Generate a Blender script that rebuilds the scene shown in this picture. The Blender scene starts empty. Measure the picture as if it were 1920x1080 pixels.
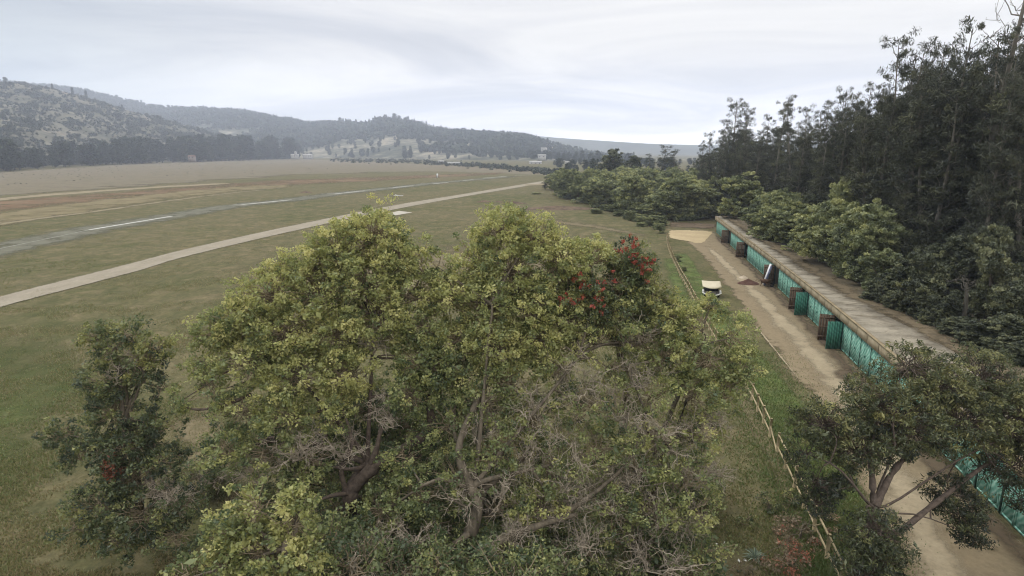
import bpy, math, random
import numpy as np
from math import radians as R
rng = np.random.default_rng(7)
random.seed(7)
sc = bpy.context.scene
col = sc.collection

# ------------------------------------------------------------------ camera maths
F, YH, H = 1144.0, 284.0, 15.0            # focal length in photo pixels, horizon row, tower height
PITCH = math.atan2(540 - YH, F)
CP, SP = math.cos(PITCH), math.sin(PITCH)

def ray(px, py):
    u = (px - 960) / F; v = (540 - py) / F
    return np.array([u, CP + v * SP, -SP + v * CP])
def G(px, py, z=0.0):                      # the point of the plane at height z seen at a photo pixel
    d = ray(px, py); t = (z - H) / d[2]
    return np.array([d[0] * t, d[1] * t, z])
def at(px, py, Y):                         # the point Y metres ahead seen at a photo pixel
    d = ray(px, py); t = Y / d[1]
    return np.array([d[0] * t, Y, H + d[2] * t])

# ------------------------------------------------------------------ noise
_tab = rng.random((256, 256))
def vnoise(x, y):
    xi = np.floor(x).astype(int); yi = np.floor(y).astype(int)
    fx = x - xi; fy = y - yi
    fx = fx * fx * (3 - 2 * fx); fy = fy * fy * (3 - 2 * fy)
    a = _tab[xi & 255, yi & 255]; b = _tab[(xi + 1) & 255, yi & 255]
    c = _tab[xi & 255, (yi + 1) & 255]; d = _tab[(xi + 1) & 255, (yi + 1) & 255]
    return (a * (1 - fx) + b * fx) * (1 - fy) + (c * (1 - fx) + d * fx) * fy
def fbm(x, y, o=4):
    x = np.asarray(x, float); y = np.asarray(y, float)
    s = 0; a = 0.5
    for k in range(o):
        s = s + a * vnoise(x + 17.3 * k, y + 9.1 * k); x = x * 2.03; y = y * 2.03; a *= 0.5
    return s

# ------------------------------------------------------------------ materials
def new_mat(name):
    m = bpy.data.materials.new(name); m.use_nodes = True
    nt = m.node_tree; nt.nodes.clear()
    out = nt.nodes.new('ShaderNodeOutputMaterial')
    return m, nt, out
def N(nt, t, **kw):
    n = nt.nodes.new(t)
    for k, v in kw.items(): setattr(n, k, v)
    return n
def ramp(nt, fac, stops, interp='LINEAR'):
    r = N(nt, 'ShaderNodeValToRGB'); r.color_ramp.interpolation = interp
    e = r.color_ramp.elements
    while len(e) < len(stops): e.new(0.5)
    for i, (p, c) in enumerate(stops):
        e[i].position = p; e[i].color = (*c, 1) if len(c) == 3 else c
    nt.links.new(fac, r.inputs[0]); return r.outputs[0]
def noise(nt, scale, detail=5, rough=0.6, vec=None, dist=0.0):
    n = N(nt, 'ShaderNodeTexNoise'); n.inputs['Scale'].default_value = scale
    n.inputs['Detail'].default_value = detail; n.inputs['Roughness'].default_value = rough
    n.inputs['Distortion'].default_value = dist
    if vec is not None: nt.links.new(vec, n.inputs['Vector'])
    return n.outputs['Fac']
def pos(nt, scale=None):
    g = N(nt, 'ShaderNodeNewGeometry')
    if scale is None: return g.outputs['Position']
    m = N(nt, 'ShaderNodeMapping'); m.inputs['Scale'].default_value = scale
    nt.links.new(g.outputs['Position'], m.inputs['Vector']); return m.outputs[0]
def mixc(nt, fac, a, b, blend='MIX'):
    m = N(nt, 'ShaderNodeMix', data_type='RGBA', blend_type=blend)
    for s, v in ((m.inputs[0], fac), (m.inputs[6], a), (m.inputs[7], b)):
        if hasattr(v, 'links') or isinstance(v, bpy.types.NodeSocket): nt.links.new(v, s)
        elif isinstance(v, (int, float)): s.default_value = v
        else: s.default_value = (*v, 1)
    return m.outputs[2]
def math_n(nt, op, a, b=None, clamp=False):
    m = N(nt, 'ShaderNodeMath', operation=op, use_clamp=clamp)
    for i, v in enumerate((a, b)):
        if v is None: continue
        if isinstance(v, bpy.types.NodeSocket): nt.links.new(v, m.inputs[i])
        else: m.inputs[i].default_value = v
    return m.outputs[0]
def principled(nt, out, colour, rough=0.9, bump=None, strength=0.3, dist=0.05, spec=0.2):
    p = N(nt, 'ShaderNodeBsdfPrincipled')
    if isinstance(colour, bpy.types.NodeSocket): nt.links.new(colour, p.inputs['Base Color'])
    else: p.inputs['Base Color'].default_value = (*colour, 1)
    p.inputs['Roughness'].default_value = rough
    p.inputs['Specular IOR Level'].default_value = spec
    if bump is not None:
        b = N(nt, 'ShaderNodeBump'); b.inputs['Strength'].default_value = strength; b.inputs['Distance'].default_value = dist
        nt.links.new(bump, b.inputs['Height']); nt.links.new(b.outputs[0], p.inputs['Normal'])
    if out is not None: nt.links.new(p.outputs[0], out.inputs[0])
    return p

def simple(name, c1, c2, scale=3.0, rough=0.85, stretch=None, spec=0.2, bump=0.3):
    m, nt, out = new_mat(name)
    n = noise(nt, scale, 6, 0.65, pos(nt, stretch) if stretch else pos(nt))
    principled(nt, out, ramp(nt, n, [(0.3, c1), (0.7, c2)]), rough, n, bump, 0.02, spec)
    return m

def leaf_mat(name, stops, transl=0.35, objrand=0.0):
    m, nt, out = new_mat(name)
    a = N(nt, 'ShaderNodeAttribute', attribute_name='tint')
    f = a.outputs['Fac']
    if objrand:
        oi = N(nt, 'ShaderNodeObjectInfo')
        r = math_n(nt, 'MULTIPLY', math_n(nt, 'SUBTRACT', oi.outputs['Random'], 0.5), objrand)
        f = math_n(nt, 'ADD', f, r, True)
    c = ramp(nt, f, stops)
    d = N(nt, 'ShaderNodeBsdfDiffuse'); t = N(nt, 'ShaderNodeBsdfTranslucent')
    g = N(nt, 'ShaderNodeBsdfGlossy'); g.inputs['Roughness'].default_value = 0.55
    g.inputs['Color'].default_value = (0.9, 0.92, 0.95, 1)
    nt.links.new(c, d.inputs[0]); nt.links.new(c, t.inputs[0])
    mx = N(nt, 'ShaderNodeMixShader'); mx.inputs[0].default_value = transl
    nt.links.new(d.outputs[0], mx.inputs[1]); nt.links.new(t.outputs[0], mx.inputs[2])
    m2 = N(nt, 'ShaderNodeMixShader'); m2.inputs[0].default_value = 0.035
    nt.links.new(mx.outputs[0], m2.inputs[1]); nt.links.new(g.outputs[0], m2.inputs[2])
    nt.links.new(m2.outputs[0], out.inputs[0])
    return m

def fade_mat(name, colfn, lo=0.32, hi=0.6, nscale=0.5, rough=0.95, bumpscale=8.0, stretch=None, amp=2.0):
    """ground sheet whose ragged edge dissolves into what lies below; attribute fade runs 0 (edge) to 1"""
    m, nt, out = new_mat(name)
    col_ = colfn(nt)
    p = principled(nt, None, col_, rough, noise(nt, bumpscale, 5, 0.7, pos(nt)), 0.4, 0.05, 0.1)
    a = N(nt, 'ShaderNodeAttribute', attribute_name='fade')
    n = noise(nt, nscale, 6, 0.7, pos(nt, stretch) if stretch else pos(nt))
    s = math_n(nt, 'ADD', math_n(nt, 'MULTIPLY', a.outputs['Fac'], 1.0), math_n(nt, 'MULTIPLY', math_n(nt, 'SUBTRACT', n, 0.5), amp))
    mr = N(nt, 'ShaderNodeMapRange', interpolation_type='SMOOTHSTEP')
    mr.inputs[1].default_value = lo; mr.inputs[2].default_value = hi
    nt.links.new(s, mr.inputs[0])
    tr = N(nt, 'ShaderNodeBsdfTransparent'); mx = N(nt, 'ShaderNodeMixShader')
    nt.links.new(mr.outputs[0], mx.inputs[0]); nt.links.new(tr.outputs[0], mx.inputs[1]); nt.links.new(p.outputs[0], mx.inputs[2])
    nt.links.new(mx.outputs[0], out.inputs[0])
    return m

# ------------------------------------------------------------------ mesh helpers
def mesh_np(name, V, Q=None, T=None, tint=None, mats=(), smooth=False, midx=None, fade=None):
    V = np.asarray(V, np.float32).reshape(-1, 3)
    parts = []; 
    nq = 0 if Q is None else len(Q); nt_ = 0 if T is None else len(T)
    me = bpy.data.meshes.new(name)
    me.vertices.add(len(V)); me.vertices.foreach_set('co', V.ravel())
    loops = np.concatenate([np.asarray(Q, np.int32).ravel() if nq else np.zeros(0, np.int32),
                            np.asarray(T, np.int32).ravel() if nt_ else np.zeros(0, np.int32)])
    me.loops.add(len(loops)); me.loops.foreach_set('vertex_index', loops)
    starts = np.concatenate([np.arange(nq) * 4, nq * 4 + np.arange(nt_) * 3]).astype(np.int32)
    me.polygons.add(nq + nt_); me.polygons.foreach_set('loop_start', starts)
    if smooth: me.polygons.foreach_set('use_smooth', np.ones(nq + nt_, bool))
    if midx is not None: me.polygons.foreach_set('material_index', np.asarray(midx, np.int32))
    if tint is not None:
        a = me.attributes.new('tint', 'FLOAT', 'FACE'); a.data.foreach_set('value', np.asarray(tint, np.float32))
    if fade is not None:
        a = me.attributes.new('fade', 'FLOAT', 'POINT'); a.data.foreach_set('value', np.asarray(fade, np.float32))
    for m in mats: me.materials.append(m)
    me.update(calc_edges=True)
    return me
def link(name, me, parent=None, loc=None):
    o = bpy.data.objects.new(name, me); col.objects.link(o)
    if parent is not None: o.parent = parent
    if loc is not None: o.location = [float(c) for c in loc]
    return o
def tag(o, label=None, cat=None, group=None, kind=None):
    if label: o['label'] = label
    if cat: o['category'] = cat
    if group: o['group'] = group
    if kind: o['kind'] = kind
    return o
def thing(name, loc, label, cat, group=None, rz=0.0):
    o = bpy.data.objects.new(name, None); col.objects.link(o)
    o.location = [float(c) for c in loc]; o.rotation_euler = (0, 0, rz); o.empty_display_size = 0.3
    return tag(o, label, cat, group)
def dup(root, loc, rz, scale, label, group):
    r = root.copy(); col.objects.link(r)
    r.location = [float(c) for c in loc]; r.rotation_euler = (0, 0, rz)
    r.scale = scale if isinstance(scale, tuple) else (scale,) * 3
    tag(r, label, None, group)
    for ch in list(root.children):
        c = ch.copy(); col.objects.link(c); c.parent = r
    return r

class MB:                                   # collects simple solids into one mesh
    def __init__(s): s.V = []; s.Q = []; s.T = []; s.n = 0
    def add(s, V, Q=(), T=()):
        V = np.asarray(V, float).reshape(-1, 3)
        s.V.append(V)
        if len(Q): s.Q.append(np.asarray(Q) + s.n)
        if len(T): s.T.append(np.asarray(T) + s.n)
        s.n += len(V); return s
    def hexa(s, P):                         # 8 corners: bottom ring then top ring
        return s.add(P, [[3, 2, 1, 0], [4, 5, 6, 7], [0, 1, 5, 4], [1, 2, 6, 5], [2, 3, 7, 6], [3, 0, 4, 7]])
    def box(s, o, ax, ay, az):              # centre-less: corner o and three edge vectors
        o, ax, ay, az = map(np.asarray, (o, ax, ay, az))
        b = [o, o + ax, o + ax + ay, o + ay]
        return s.hexa(b + [p + az for p in b])
    def bx(s, x0, x1, y0, y1, z0, z1): return s.box((x0, y0, z0), (x1 - x0, 0, 0), (0, y1 - y0, 0), (0, 0, z1 - z0))
    def cyl(s, p, q, r0, r1=None, n=12):
        V, Q = tubes(np.array([[p, q]], float), np.array([[r0, r1 if r1 is not None else r0]], float), n)
        k = s.n; s.add(V, Q)
        for base in (0, n):
            c = len(V) if base == 0 else len(V)
            ring = [base + i for i in range(n)]
            tri = [[ring[0], ring[i + 1], ring[i]] if base == 0 else [ring[0], ring[i], ring[i + 1]] for i in range(1, n - 1)]
            s.T.append(np.asarray(tri) + k)
        return s
    def mesh(s, name, mats, smooth=False):
        return mesh_np(name, np.concatenate(s.V), np.concatenate(s.Q) if s.Q else None, np.concatenate(s.T) if s.T else None, mats=mats, smooth=smooth)
    def build(s, name, mat, parent=None, loc=None, smooth=False): return link(name, s.mesh(name, [mat], smooth), parent, loc)

def tubes(P, r, S=5):
    """N polylines of K points with radii -> one set of tube verts/quads"""
    P = np.asarray(P, float); Nn, K, _ = P.shape
    r = np.broadcast_to(np.asarray(r, float), (Nn, K))
    d = np.gradient(P, axis=1); d /= np.linalg.norm(d, axis=2, keepdims=True) + 1e-9
    ref = np.where(np.abs(d[..., 2:3]) > 0.9, np.array([1.0, 0, 0]), np.array([0, 0, 1.0]))
    a = np.cross(d, ref); a /= np.linalg.norm(a, axis=2, keepdims=True) + 1e-9
    b = np.cross(d, a)
    th = np.arange(S) * 2 * np.pi / S
    V = P[:, :, None, :] + r[:, :, None, None] * (np.cos(th)[None, None, :, None] * a[:, :, None, :] + np.sin(th)[None, None, :, None] * b[:, :, None, :])
    idx = np.arange(Nn * K * S).reshape(Nn, K, S)
    i0 = idx[:, :-1, :]; i1 = idx[:, 1:, :]
    Q = np.stack([i0, i1, np.roll(i1, -1, 2), np.roll(i0, -1, 2)], -1).reshape(-1, 4)
    return V.reshape(-1, 3), Q
def unit(n):
    v = rng.normal(size=(n, 3)); return v / np.linalg.norm(v, axis=1, keepdims=True)
def leaves(C, L, W, up=0.5, droop=0.0, dirs=None):
    """kite-shaped leaves at points C"""
    n = len(C)
    nrm = unit(n) + np.array([0, 0, up]); nrm /= np.linalg.norm(nrm, axis=1, keepdims=True)
    t = unit(n) if dirs is None else dirs + 0.5 * unit(n)
    t = t + np.array([0, 0, -droop])
    t = t - (t * nrm).sum(1, keepdims=True) * nrm; t /= np.linalg.norm(t, axis=1, keepdims=True) + 1e-9
    b = np.cross(nrm, t)
    k_l = np.exp(rng.normal(size=(n, 1)) * .32 - .08); L = np.broadcast_to(L, n)[:, None] * k_l * rng.uniform(0.85, 1.15, (n, 1)); W = np.broadcast_to(W, n)[:, None] * k_l
    v = np.stack([C - t * L * 0.5, C + b * W * 0.5 - t * L * .05, C + t * L * 0.5, C - b * W * 0.5 - t * L * .05], 1)
    return v.reshape(-1, 3), np.arange(n * 4).reshape(n, 4)
def join(parts):
    V = []; Q = []; n = 0
    for v, q in parts:
        V.append(v); Q.append(q + n); n += len(v)
    return np.concatenate(V), np.concatenate(Q)
def curve(pts, k=40):
    """smooth curve through points (Catmull-Rom), k samples"""
    P = np.asarray(pts, float); n = len(P)
    if n == 2: return P[0] + (P[1] - P[0]) * np.linspace(0, 1, k)[:, None]
    E = np.vstack([2 * P[0] - P[1], P, 2 * P[-1] - P[-2]])
    t = np.linspace(0, n - 1 - 1e-6, k); i = t.astype(int); f = (t - i)[:, None]
    p0, p1, p2, p3 = E[i], E[i + 1], E[i + 2], E[i + 3]
    return 0.5 * (2 * p1 + (p2 - p0) * f + (2 * p0 - 5 * p1 + 4 * p2 - p3) * f ** 2 + (3 * p1 - p0 - 3 * p2 + p3) * f ** 3)
def sheet(name, A, B, z, mat, k=80, m=10, soft=0.25, ends=0.08):
    """a strip on the ground between two edge curves, with a fade attribute that falls to 0 at its borders"""
    a = curve(A, k); b = curve(B, k)
    s = np.linspace(0, 1, m + 1)
    V = a[:, None, :] * (1 - s)[None, :, None] + b[:, None, :] * s[None, :, None]
    V[..., 2] = z
    fs = np.clip(np.minimum(s, 1 - s) / soft, 0, 1) if soft > 0 else np.ones(m + 1)
    u = np.linspace(0, 1, k); fe = np.clip(np.minimum(u, 1 - u) / ends, 0, 1) if ends > 0 else np.ones(k)
    fade = (fs[None, :] * fe[:, None]).ravel()
    idx = np.arange(k * (m + 1)).reshape(k, m + 1)
    Q = np.stack([idx[:-1, :-1], idx[:-1, 1:], idx[1:, 1:], idx[1:, :-1]], -1).reshape(-1, 4)
    # face up
    p = V.reshape(-1, 3); q0 = Q[0]; nz = np.cross(p[q0[1]] - p[q0[0]], p[q0[2]] - p[q0[0]])[2]
    if nz < 0: Q = Q[:, ::-1]
    o = link(name, mesh_np(name, p, Q, mats=[mat], fade=fade)); o['kind'] = 'structure'
    return o
def gp(l, z=0.0): return [G(x, y, z) for x, y in l]

# ------------------------------------------------------------------ colours of the place
bark = simple('bark', (0.06, 0.05, 0.036), (0.20, 0.165, 0.12), 6, 0.95, (1, 1, 0.3))
bark_red = simple('bark_red', (0.055, 0.042, 0.033), (0.15, 0.115, 0.09), 7, 0.95)
bark_pale = simple('bark_pale', (0.05, 0.045, 0.036), (0.14, 0.125, 0.10), 3, 0.9, (1, 1, 0.2))
bark_euc = simple('bark_eucalyptus', (0.07, 0.062, 0.05), (0.24, 0.215, 0.175), 2.5, 0.9, (1, 1, 0.15))
twig_tan = simple('twig_tan', (0.15, 0.12, 0.075), (0.33, 0.265, 0.175), 4, 0.95)
twig_grey = simple('twig_grey', (0.24, 0.20, 0.15), (0.48, 0.41, 0.32), 4, 0.95)
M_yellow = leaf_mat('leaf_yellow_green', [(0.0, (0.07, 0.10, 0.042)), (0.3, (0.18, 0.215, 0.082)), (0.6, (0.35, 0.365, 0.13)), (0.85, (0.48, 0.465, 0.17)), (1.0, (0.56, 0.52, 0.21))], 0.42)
M_dark = leaf_mat('leaf_dark', [(0.0, (0.026, 0.034, 0.018)), (0.45, (0.10, 0.115, 0.046)), (1.0, (0.30, 0.28, 0.10))], 0.28)
M_olive = leaf_mat('leaf_olive', [(0.0, (0.045, 0.06, 0.03)), (0.4, (0.12, 0.15, 0.06)), (1.0, (0.40, 0.38, 0.12))], 0.38)
M_euc = leaf_mat('leaf_eucalyptus', [(0.0, (0.02, 0.024, 0.015)), (0.5, (0.058, 0.064, 0.036)), (1.0, (0.145, 0.144, 0.07))], 0.15, 0.25)
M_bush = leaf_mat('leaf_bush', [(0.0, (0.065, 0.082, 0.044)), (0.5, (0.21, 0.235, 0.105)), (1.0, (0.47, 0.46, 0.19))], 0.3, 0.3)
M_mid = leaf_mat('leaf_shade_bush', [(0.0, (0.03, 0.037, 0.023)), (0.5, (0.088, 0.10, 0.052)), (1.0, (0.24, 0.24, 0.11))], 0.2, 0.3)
M_far = leaf_mat('leaf_far', [(0.0, (0.014, 0.022, 0.014)), (0.6, (0.035, 0.05, 0.03)), (1.0, (0.075, 0.09, 0.05))], 0.1, 0.4)
M_scrub = leaf_mat('leaf_scrub', [(0.0, (0.025, 0.034, 0.022)), (0.6, (0.055, 0.066, 0.042)), (1.0, (0.10, 0.11, 0.065))], 0.1, 0.4)
M_rust = leaf_mat('leaf_rust', [(0.0, (0.07, 0.025, 0.012)), (1.0, (0.22, 0.07, 0.03))], 0.2)
M_red = leaf_mat('flower_red', [(0.0, (0.22, 0.04, 0.022)), (1.0, (0.42, 0.09, 0.05))], 0.2)
M_brownleaf = leaf_mat('leaf_red_brown', [(0.0, (0.07, 0.08, 0.035)), (0.35, (0.16, 0.12, 0.07)), (0.7, (0.28, 0.21, 0.13)), (1.0, (0.42, 0.15, 0.09))], 0.25)
M_white = leaf_mat('flower_white', [(0.0, (0.6, 0.6, 0.55)), (1.0, (0.85, 0.85, 0.8))], 0.2)
M_spike = leaf_mat('leaf_spiky', [(0.0, (0.08, 0.12, 0.08)), (1.0, (0.24, 0.29, 0.2))], 0.15)
M_blade = leaf_mat('grass_blade', [(0.0, (0.095, 0.155, 0.036)), (0.5, (0.165, 0.18, 0.06)), (1.0, (0.28, 0.22, 0.11))], 0.3)

# ------------------------------------------------------------------ ground
def grass_col(nt):
    p = pos(nt)
    big = noise(nt, 0.028, 5, 0.62, p, 0.6)
    mid = noise(nt, 0.33, 6, 0.72, pos(nt, (1.0, 0.75, 1)), 0.4)
    fine = noise(nt, 3.2, 9, 0.85, p)
    c = ramp(nt, big, [(0.36, (0.08, 0.082, 0.036)), (0.47, (0.112, 0.099, 0.054)), (0.58, (0.138, 0.114, 0.069)), (0.7, (0.104, 0.096, 0.048))])
    c = mixc(nt, math_n(nt, 'MULTIPLY', mid, 1.15, True), c, ramp(nt, mid, [(0.35, (0.055, 0.068, 0.025)), (0.5, (0.10, 0.094, 0.045)), (0.66, (0.17, 0.138, 0.082))]))
    c = mixc(nt, 0.75, c, ramp(nt, fine, [(0.3, (0.22, 0.22, 0.22)), (0.7, (0.86, 0.86, 0.86))]), 'OVERLAY')
    tuft = noise(nt, 1.0, 7, 0.8, pos(nt, (1.0, 0.7, 1)), 0.6)
    c = mixc(nt, 0.7, c, ramp(nt, tuft, [(0.34, (0.27, 0.29, 0.24)), (0.5, (0.5, 0.5, 0.5)), (0.68, (0.74, 0.71, 0.68))]), 'OVERLAY')
    # greener lawns: near the tower on the left and beside the yard fence
    return c
m, nt, out = new_mat('valley_grass')
principled(nt, out, grass_col(nt), 1.0, noise(nt, 7, 8, 0.8, pos(nt)), 0.8, 0.08, 0.05)
MAT_grass = m
g = MB(); S_ = 3700.0
g.add([(-S_, -300, 0), (S_, -300, 0), (S_, 3950, 0), (-S_, 3950, 0)], [[0, 1, 2, 3]])
ground = g.build('ground', MAT_grass); ground['kind'] = 'structure'

def two(c1, c2, scale, c3=None, stretch=None, detail=6):
    def f(nt):
        n = noise(nt, scale, detail, 0.7, pos(nt, stretch) if stretch else pos(nt))
        st = [(0.32, c1), (0.68, c2)] if c3 is None else [(0.3, c1), (0.5, c2), (0.7, c3)]
        c = ramp(nt, n, st)
        fine = noise(nt, scale * 9, 6, 0.75, pos(nt))
        return mixc(nt, 0.5, c, ramp(nt, fine, [(0.3, (0.36, 0.36, 0.36)), (0.7, (0.66, 0.66, 0.66))]), 'OVERLAY')
    return f
green_patch = fade_mat('green_grass', two((0.048, 0.068, 0.02), (0.08, 0.095, 0.032), 0.6, (0.115, 0.115, 0.05)), 0.35, 1.5, 0.22)
green_strip = fade_mat('strip_grass', two((0.068, 0.105, 0.03), (0.105, 0.135, 0.042), 0.8, (0.14, 0.13, 0.06)), 0.3, 1.3, 0.45)
dry_patch = fade_mat('dry_grass', two((0.12, 0.098, 0.056), (0.165, 0.135, 0.08), 0.5, (0.105, 0.095, 0.05)), 0.3, 1.0, 0.35)
M_taxi = fade_mat('taxiway_gravel', two((0.23, 0.20, 0.15), (0.30, 0.265, 0.205), 0.35, None, (1, .4, 1)), 0.15, 0.5, 0.9, amp=1.0)
M_run = fade_mat('runway_worn', two((0.125, 0.122, 0.088), (0.158, 0.152, 0.112), 0.09, None, (1, .3, 1)), 0.25, 1.15, 0.25)
M_far_field = fade_mat('far_meadow', two((0.10, 0.086, 0.056), (0.165, 0.138, 0.092), 0.09, (0.095, 0.09, 0.052), (1, 1.2, 1)), 0.25, 0.6, 0.02)
M_redfield = fade_mat('red_stubble', two((0.15, 0.08, 0.046), (0.175, 0.12, 0.07), 0.2, (0.10, 0.088, 0.048), (1, 1, 1)), 0.45, 1.25, 0.035)
M_stubble = fade_mat('pale_stubble', two((0.12, 0.10, 0.05), (0.19, 0.155, 0.085), 0.08, (0.10, 0.09, 0.04), (1.4, 1, 1)), 0.3, 1.1, 0.1)
M_edge = fade_mat('pale_grass_edge', two((0.16, 0.135, 0.08), (0.24, 0.20, 0.125), 0.2), 0.3, 1.0, 0.12)
M_pale = fade_mat('pale_track', two((0.19, 0.155, 0.10), (0.26, 0.215, 0.14), 0.2), 0.2, 0.5, 0.1)
M_yard = fade_mat('yard_earth', two((0.15, 0.117, 0.072), (0.225, 0.178, 0.112), 0.5, (0.185, 0.145, 0.09)), 0.25, 0.8, 0.5)
M_track = fade_mat('track_sand', two((0.27, 0.22, 0.145), (0.35, 0.29, 0.195), 0.6), 0.2, 1.0, 0.4)
M_darkearth = fade_mat('dark_earth', two((0.10, 0.075, 0.05), (0.14, 0.105, 0.07), 0.4), 0.3, 1.1, 0.35)
M_sand = fade_mat('sand', two((0.34, 0.265, 0.155), (0.44, 0.35, 0.21), 0.3), 0.25, 0.5, 0.5)

# fields beyond the runway, far to near
sheet('far_meadow', gp([(-500, 345), (0, 322), (300, 305), (560, 298), (900, 313), (1060, 330)]), gp([(-500, 420), (0, 373), (300, 351), (560, 332), (800, 322), (1000, 327)]), 0.02, M_far_field, ends=0.02, soft=0.06)
sheet('red_field', gp([(-400, 420), (0, 373), (250, 355), (470, 338), (640, 332), (800, 327), (960, 322)]), gp([(-400, 470), (0, 404), (250, 379), (470, 356), (700, 342), (830, 334), (960, 327)]), 0.03, M_redfield, ends=0.04)
sheet('pale_field_track', gp([(-300, 408), (0, 371), (150, 359), (300, 349), (440, 342)]), gp([(-300, 416), (0, 377), (150, 363.5), (300, 352.5), (440, 345)]), 0.04, M_pale, soft=0.3)
sheet('stubble_strip', gp([(-300, 440), (0, 396), (150, 376), (300, 360), (440, 348), (560, 344)]), gp([(-300, 495), (0, 430), (150, 405), (300, 380), (440, 362), (560, 352)]), 0.05, M_stubble, ends=0.05)
sheet('stubble_edge', gp([(-300, 480), (0, 417), (170, 395), (320, 374), (440, 360), (520, 353)]), gp([(-300, 492), (0, 425), (170, 401), (320, 379), (440, 363), (520, 355)]), 0.06, M_edge, soft=0.45, ends=0.1)

# runway and taxiway, read off the photograph as ground points
RC = gp([(-160, 502), (0, 468), (165, 432), (240, 419), (320, 406), (440, 386), (545, 375), (630, 363.5), (684, 358), (740, 352), (812, 344), (890, 337), (1000, 327.5)])
RC = curve(RC, 90)
tn = np.gradient(RC, axis=0); tn /= np.linalg.norm(tn, axis=1, keepdims=True)
rn = np.stack([-tn[:, 1], tn[:, 0], 0 * tn[:, 0]], 1)
runway = sheet('runway', RC[::4] + rn[::4] * 8.5, RC[::4] - rn[::4] * 8.5, 0.07, M_run, k=120, soft=0.35, ends=0.03)
m_paint = simple('runway_paint', (0.34, 0.33, 0.30), (0.62, 0.61, 0.57), 1.2, 0.85)
m_paint_old = simple('runway_paint_worn', (0.17, 0.165, 0.13), (0.30, 0.29, 0.25), 0.8, 0.9)
def dash(p0, p1, w, mat, parent=runway):
    a = G(*p0); b = G(*p1); d = (b - a) / np.linalg.norm(b - a); n = np.array([-d[1], d[0], 0]) * w * .33
    mb = MB(); mb.add([a - n, b - n, b + n, a + n], [[0, 1, 2, 3]])
    o = mb.build('runway_marking', mat, parent); o.location.z = 0.085; return o
for p0, p1, w, mm in [((168, 431.5), (322, 406), 1.25, m_paint), ((450, 384.5), (547, 375), 1.35, m_paint), ((437, 383.6), (452, 384.3), 1.2, m_paint_old),
                      ((627, 364), (684, 358), 1.35, m_paint), ((737, 352.3), (775, 348.4), 1.35, m_paint), ((811, 345.2), (840, 342.3), 1.35, m_paint),
                      ((868, 338.7), (888, 337.0), 1.4, m_paint), ((900, 338.2), (935, 338.0), 1.3, m_paint_old), ((905, 334.2), (950, 330.6), 1.5, m_paint),
                      ((965, 328.7), (1000, 328.2), 3.0, m_paint), ((1020, 328.8), (1032, 328.6), 3.0, m_paint), ((0, 467), (165, 432.2), 0.55, m_paint_old), ((-160, 501), (0, 467), 0.55, m_paint_old)]:
    dash(p0, p1, w, mm)
taxi = sheet('taxiway', gp([(-220, 615), (0, 556), (250, 492.5), (360, 464.5), (560, 420.5), (750, 383), (880, 362), (1020, 339)]),
             gp([(-220, 648), (0, 578), (250, 512), (360, 479.5), (560, 432), (750, 391.5), (880, 367.5), (1024, 343)]), 0.07, M_taxi, k=200, m=14, soft=0.16, ends=0.01)
sheet('concrete_pad', gp([(722, 402), (748, 396)]), gp([(742, 404.5), (773, 399)]), 0.09, simple('pad_concrete', (0.32, 0.29, 0.24), (0.44, 0.41, 0.34), 0.6, 0.9), k=4, m=2, soft=0, ends=0)
sheet('concrete_pad', gp([(985, 346), (1020, 345)]), gp([(985, 348.4), (1022, 347.5)]), 0.09, M_pale, k=4, m=2, soft=0, ends=0)

# lawn patches, yard, track
sheet('green_lawn', gp([(-700, 640), (-300, 560), (0, 585), (60, 600), (180, 640)]), gp([(-700, 1500), (-200, 1300), (40, 1180), (120, 900), (260, 760)]), 0.02, green_patch, soft=0.4, ends=0.15)
sheet('green_lawn', gp([(1252, 470), (1275, 520), (1300, 580), (1395, 740), (1500, 960), (1560, 1150)]), gp([(1290, 470), (1330, 530), (1370, 590), (1510, 745), (1620, 900), (1720, 1150)]), 0.02, green_strip, soft=0.2, ends=0.05)
sheet('green_lawn', gp([(1230, 480), (1250, 540), (1270, 600)]), gp([(1275, 480), (1300, 540), (1330, 600)]), 0.03, green_strip, soft=0.4)
sheet('dry_grass_patch', gp([(400, 460), (640, 470), (900, 440), (1130, 430)]), gp([(380, 700), (640, 700), (900, 600), (1130, 560)]), 0.02, dry_patch, soft=0.4, ends=0.2)
sheet('dry_grass_patch', gp([(1330, 700), (1390, 800), (1440, 900), (1400, 1150)]), gp([(1400, 700), (1470, 830), (1530, 960), (1560, 1150)]), 0.025, dry_patch, soft=0.4, ends=0.2)
sheet('dry_grass_patch', gp([(300, 760), (300, 860), (330, 960)]), gp([(440, 740), (470, 850), (480, 960)]), 0.025, dry_patch, soft=0.4, ends=0.2)
sheet('dry_grass_patch', gp([(1000, 405), (1100, 415), (1250, 445)]), gp([(1000, 420), (1100, 432), (1245, 452)]), 0.025, dry_patch, soft=0.5, ends=0.2)

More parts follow.
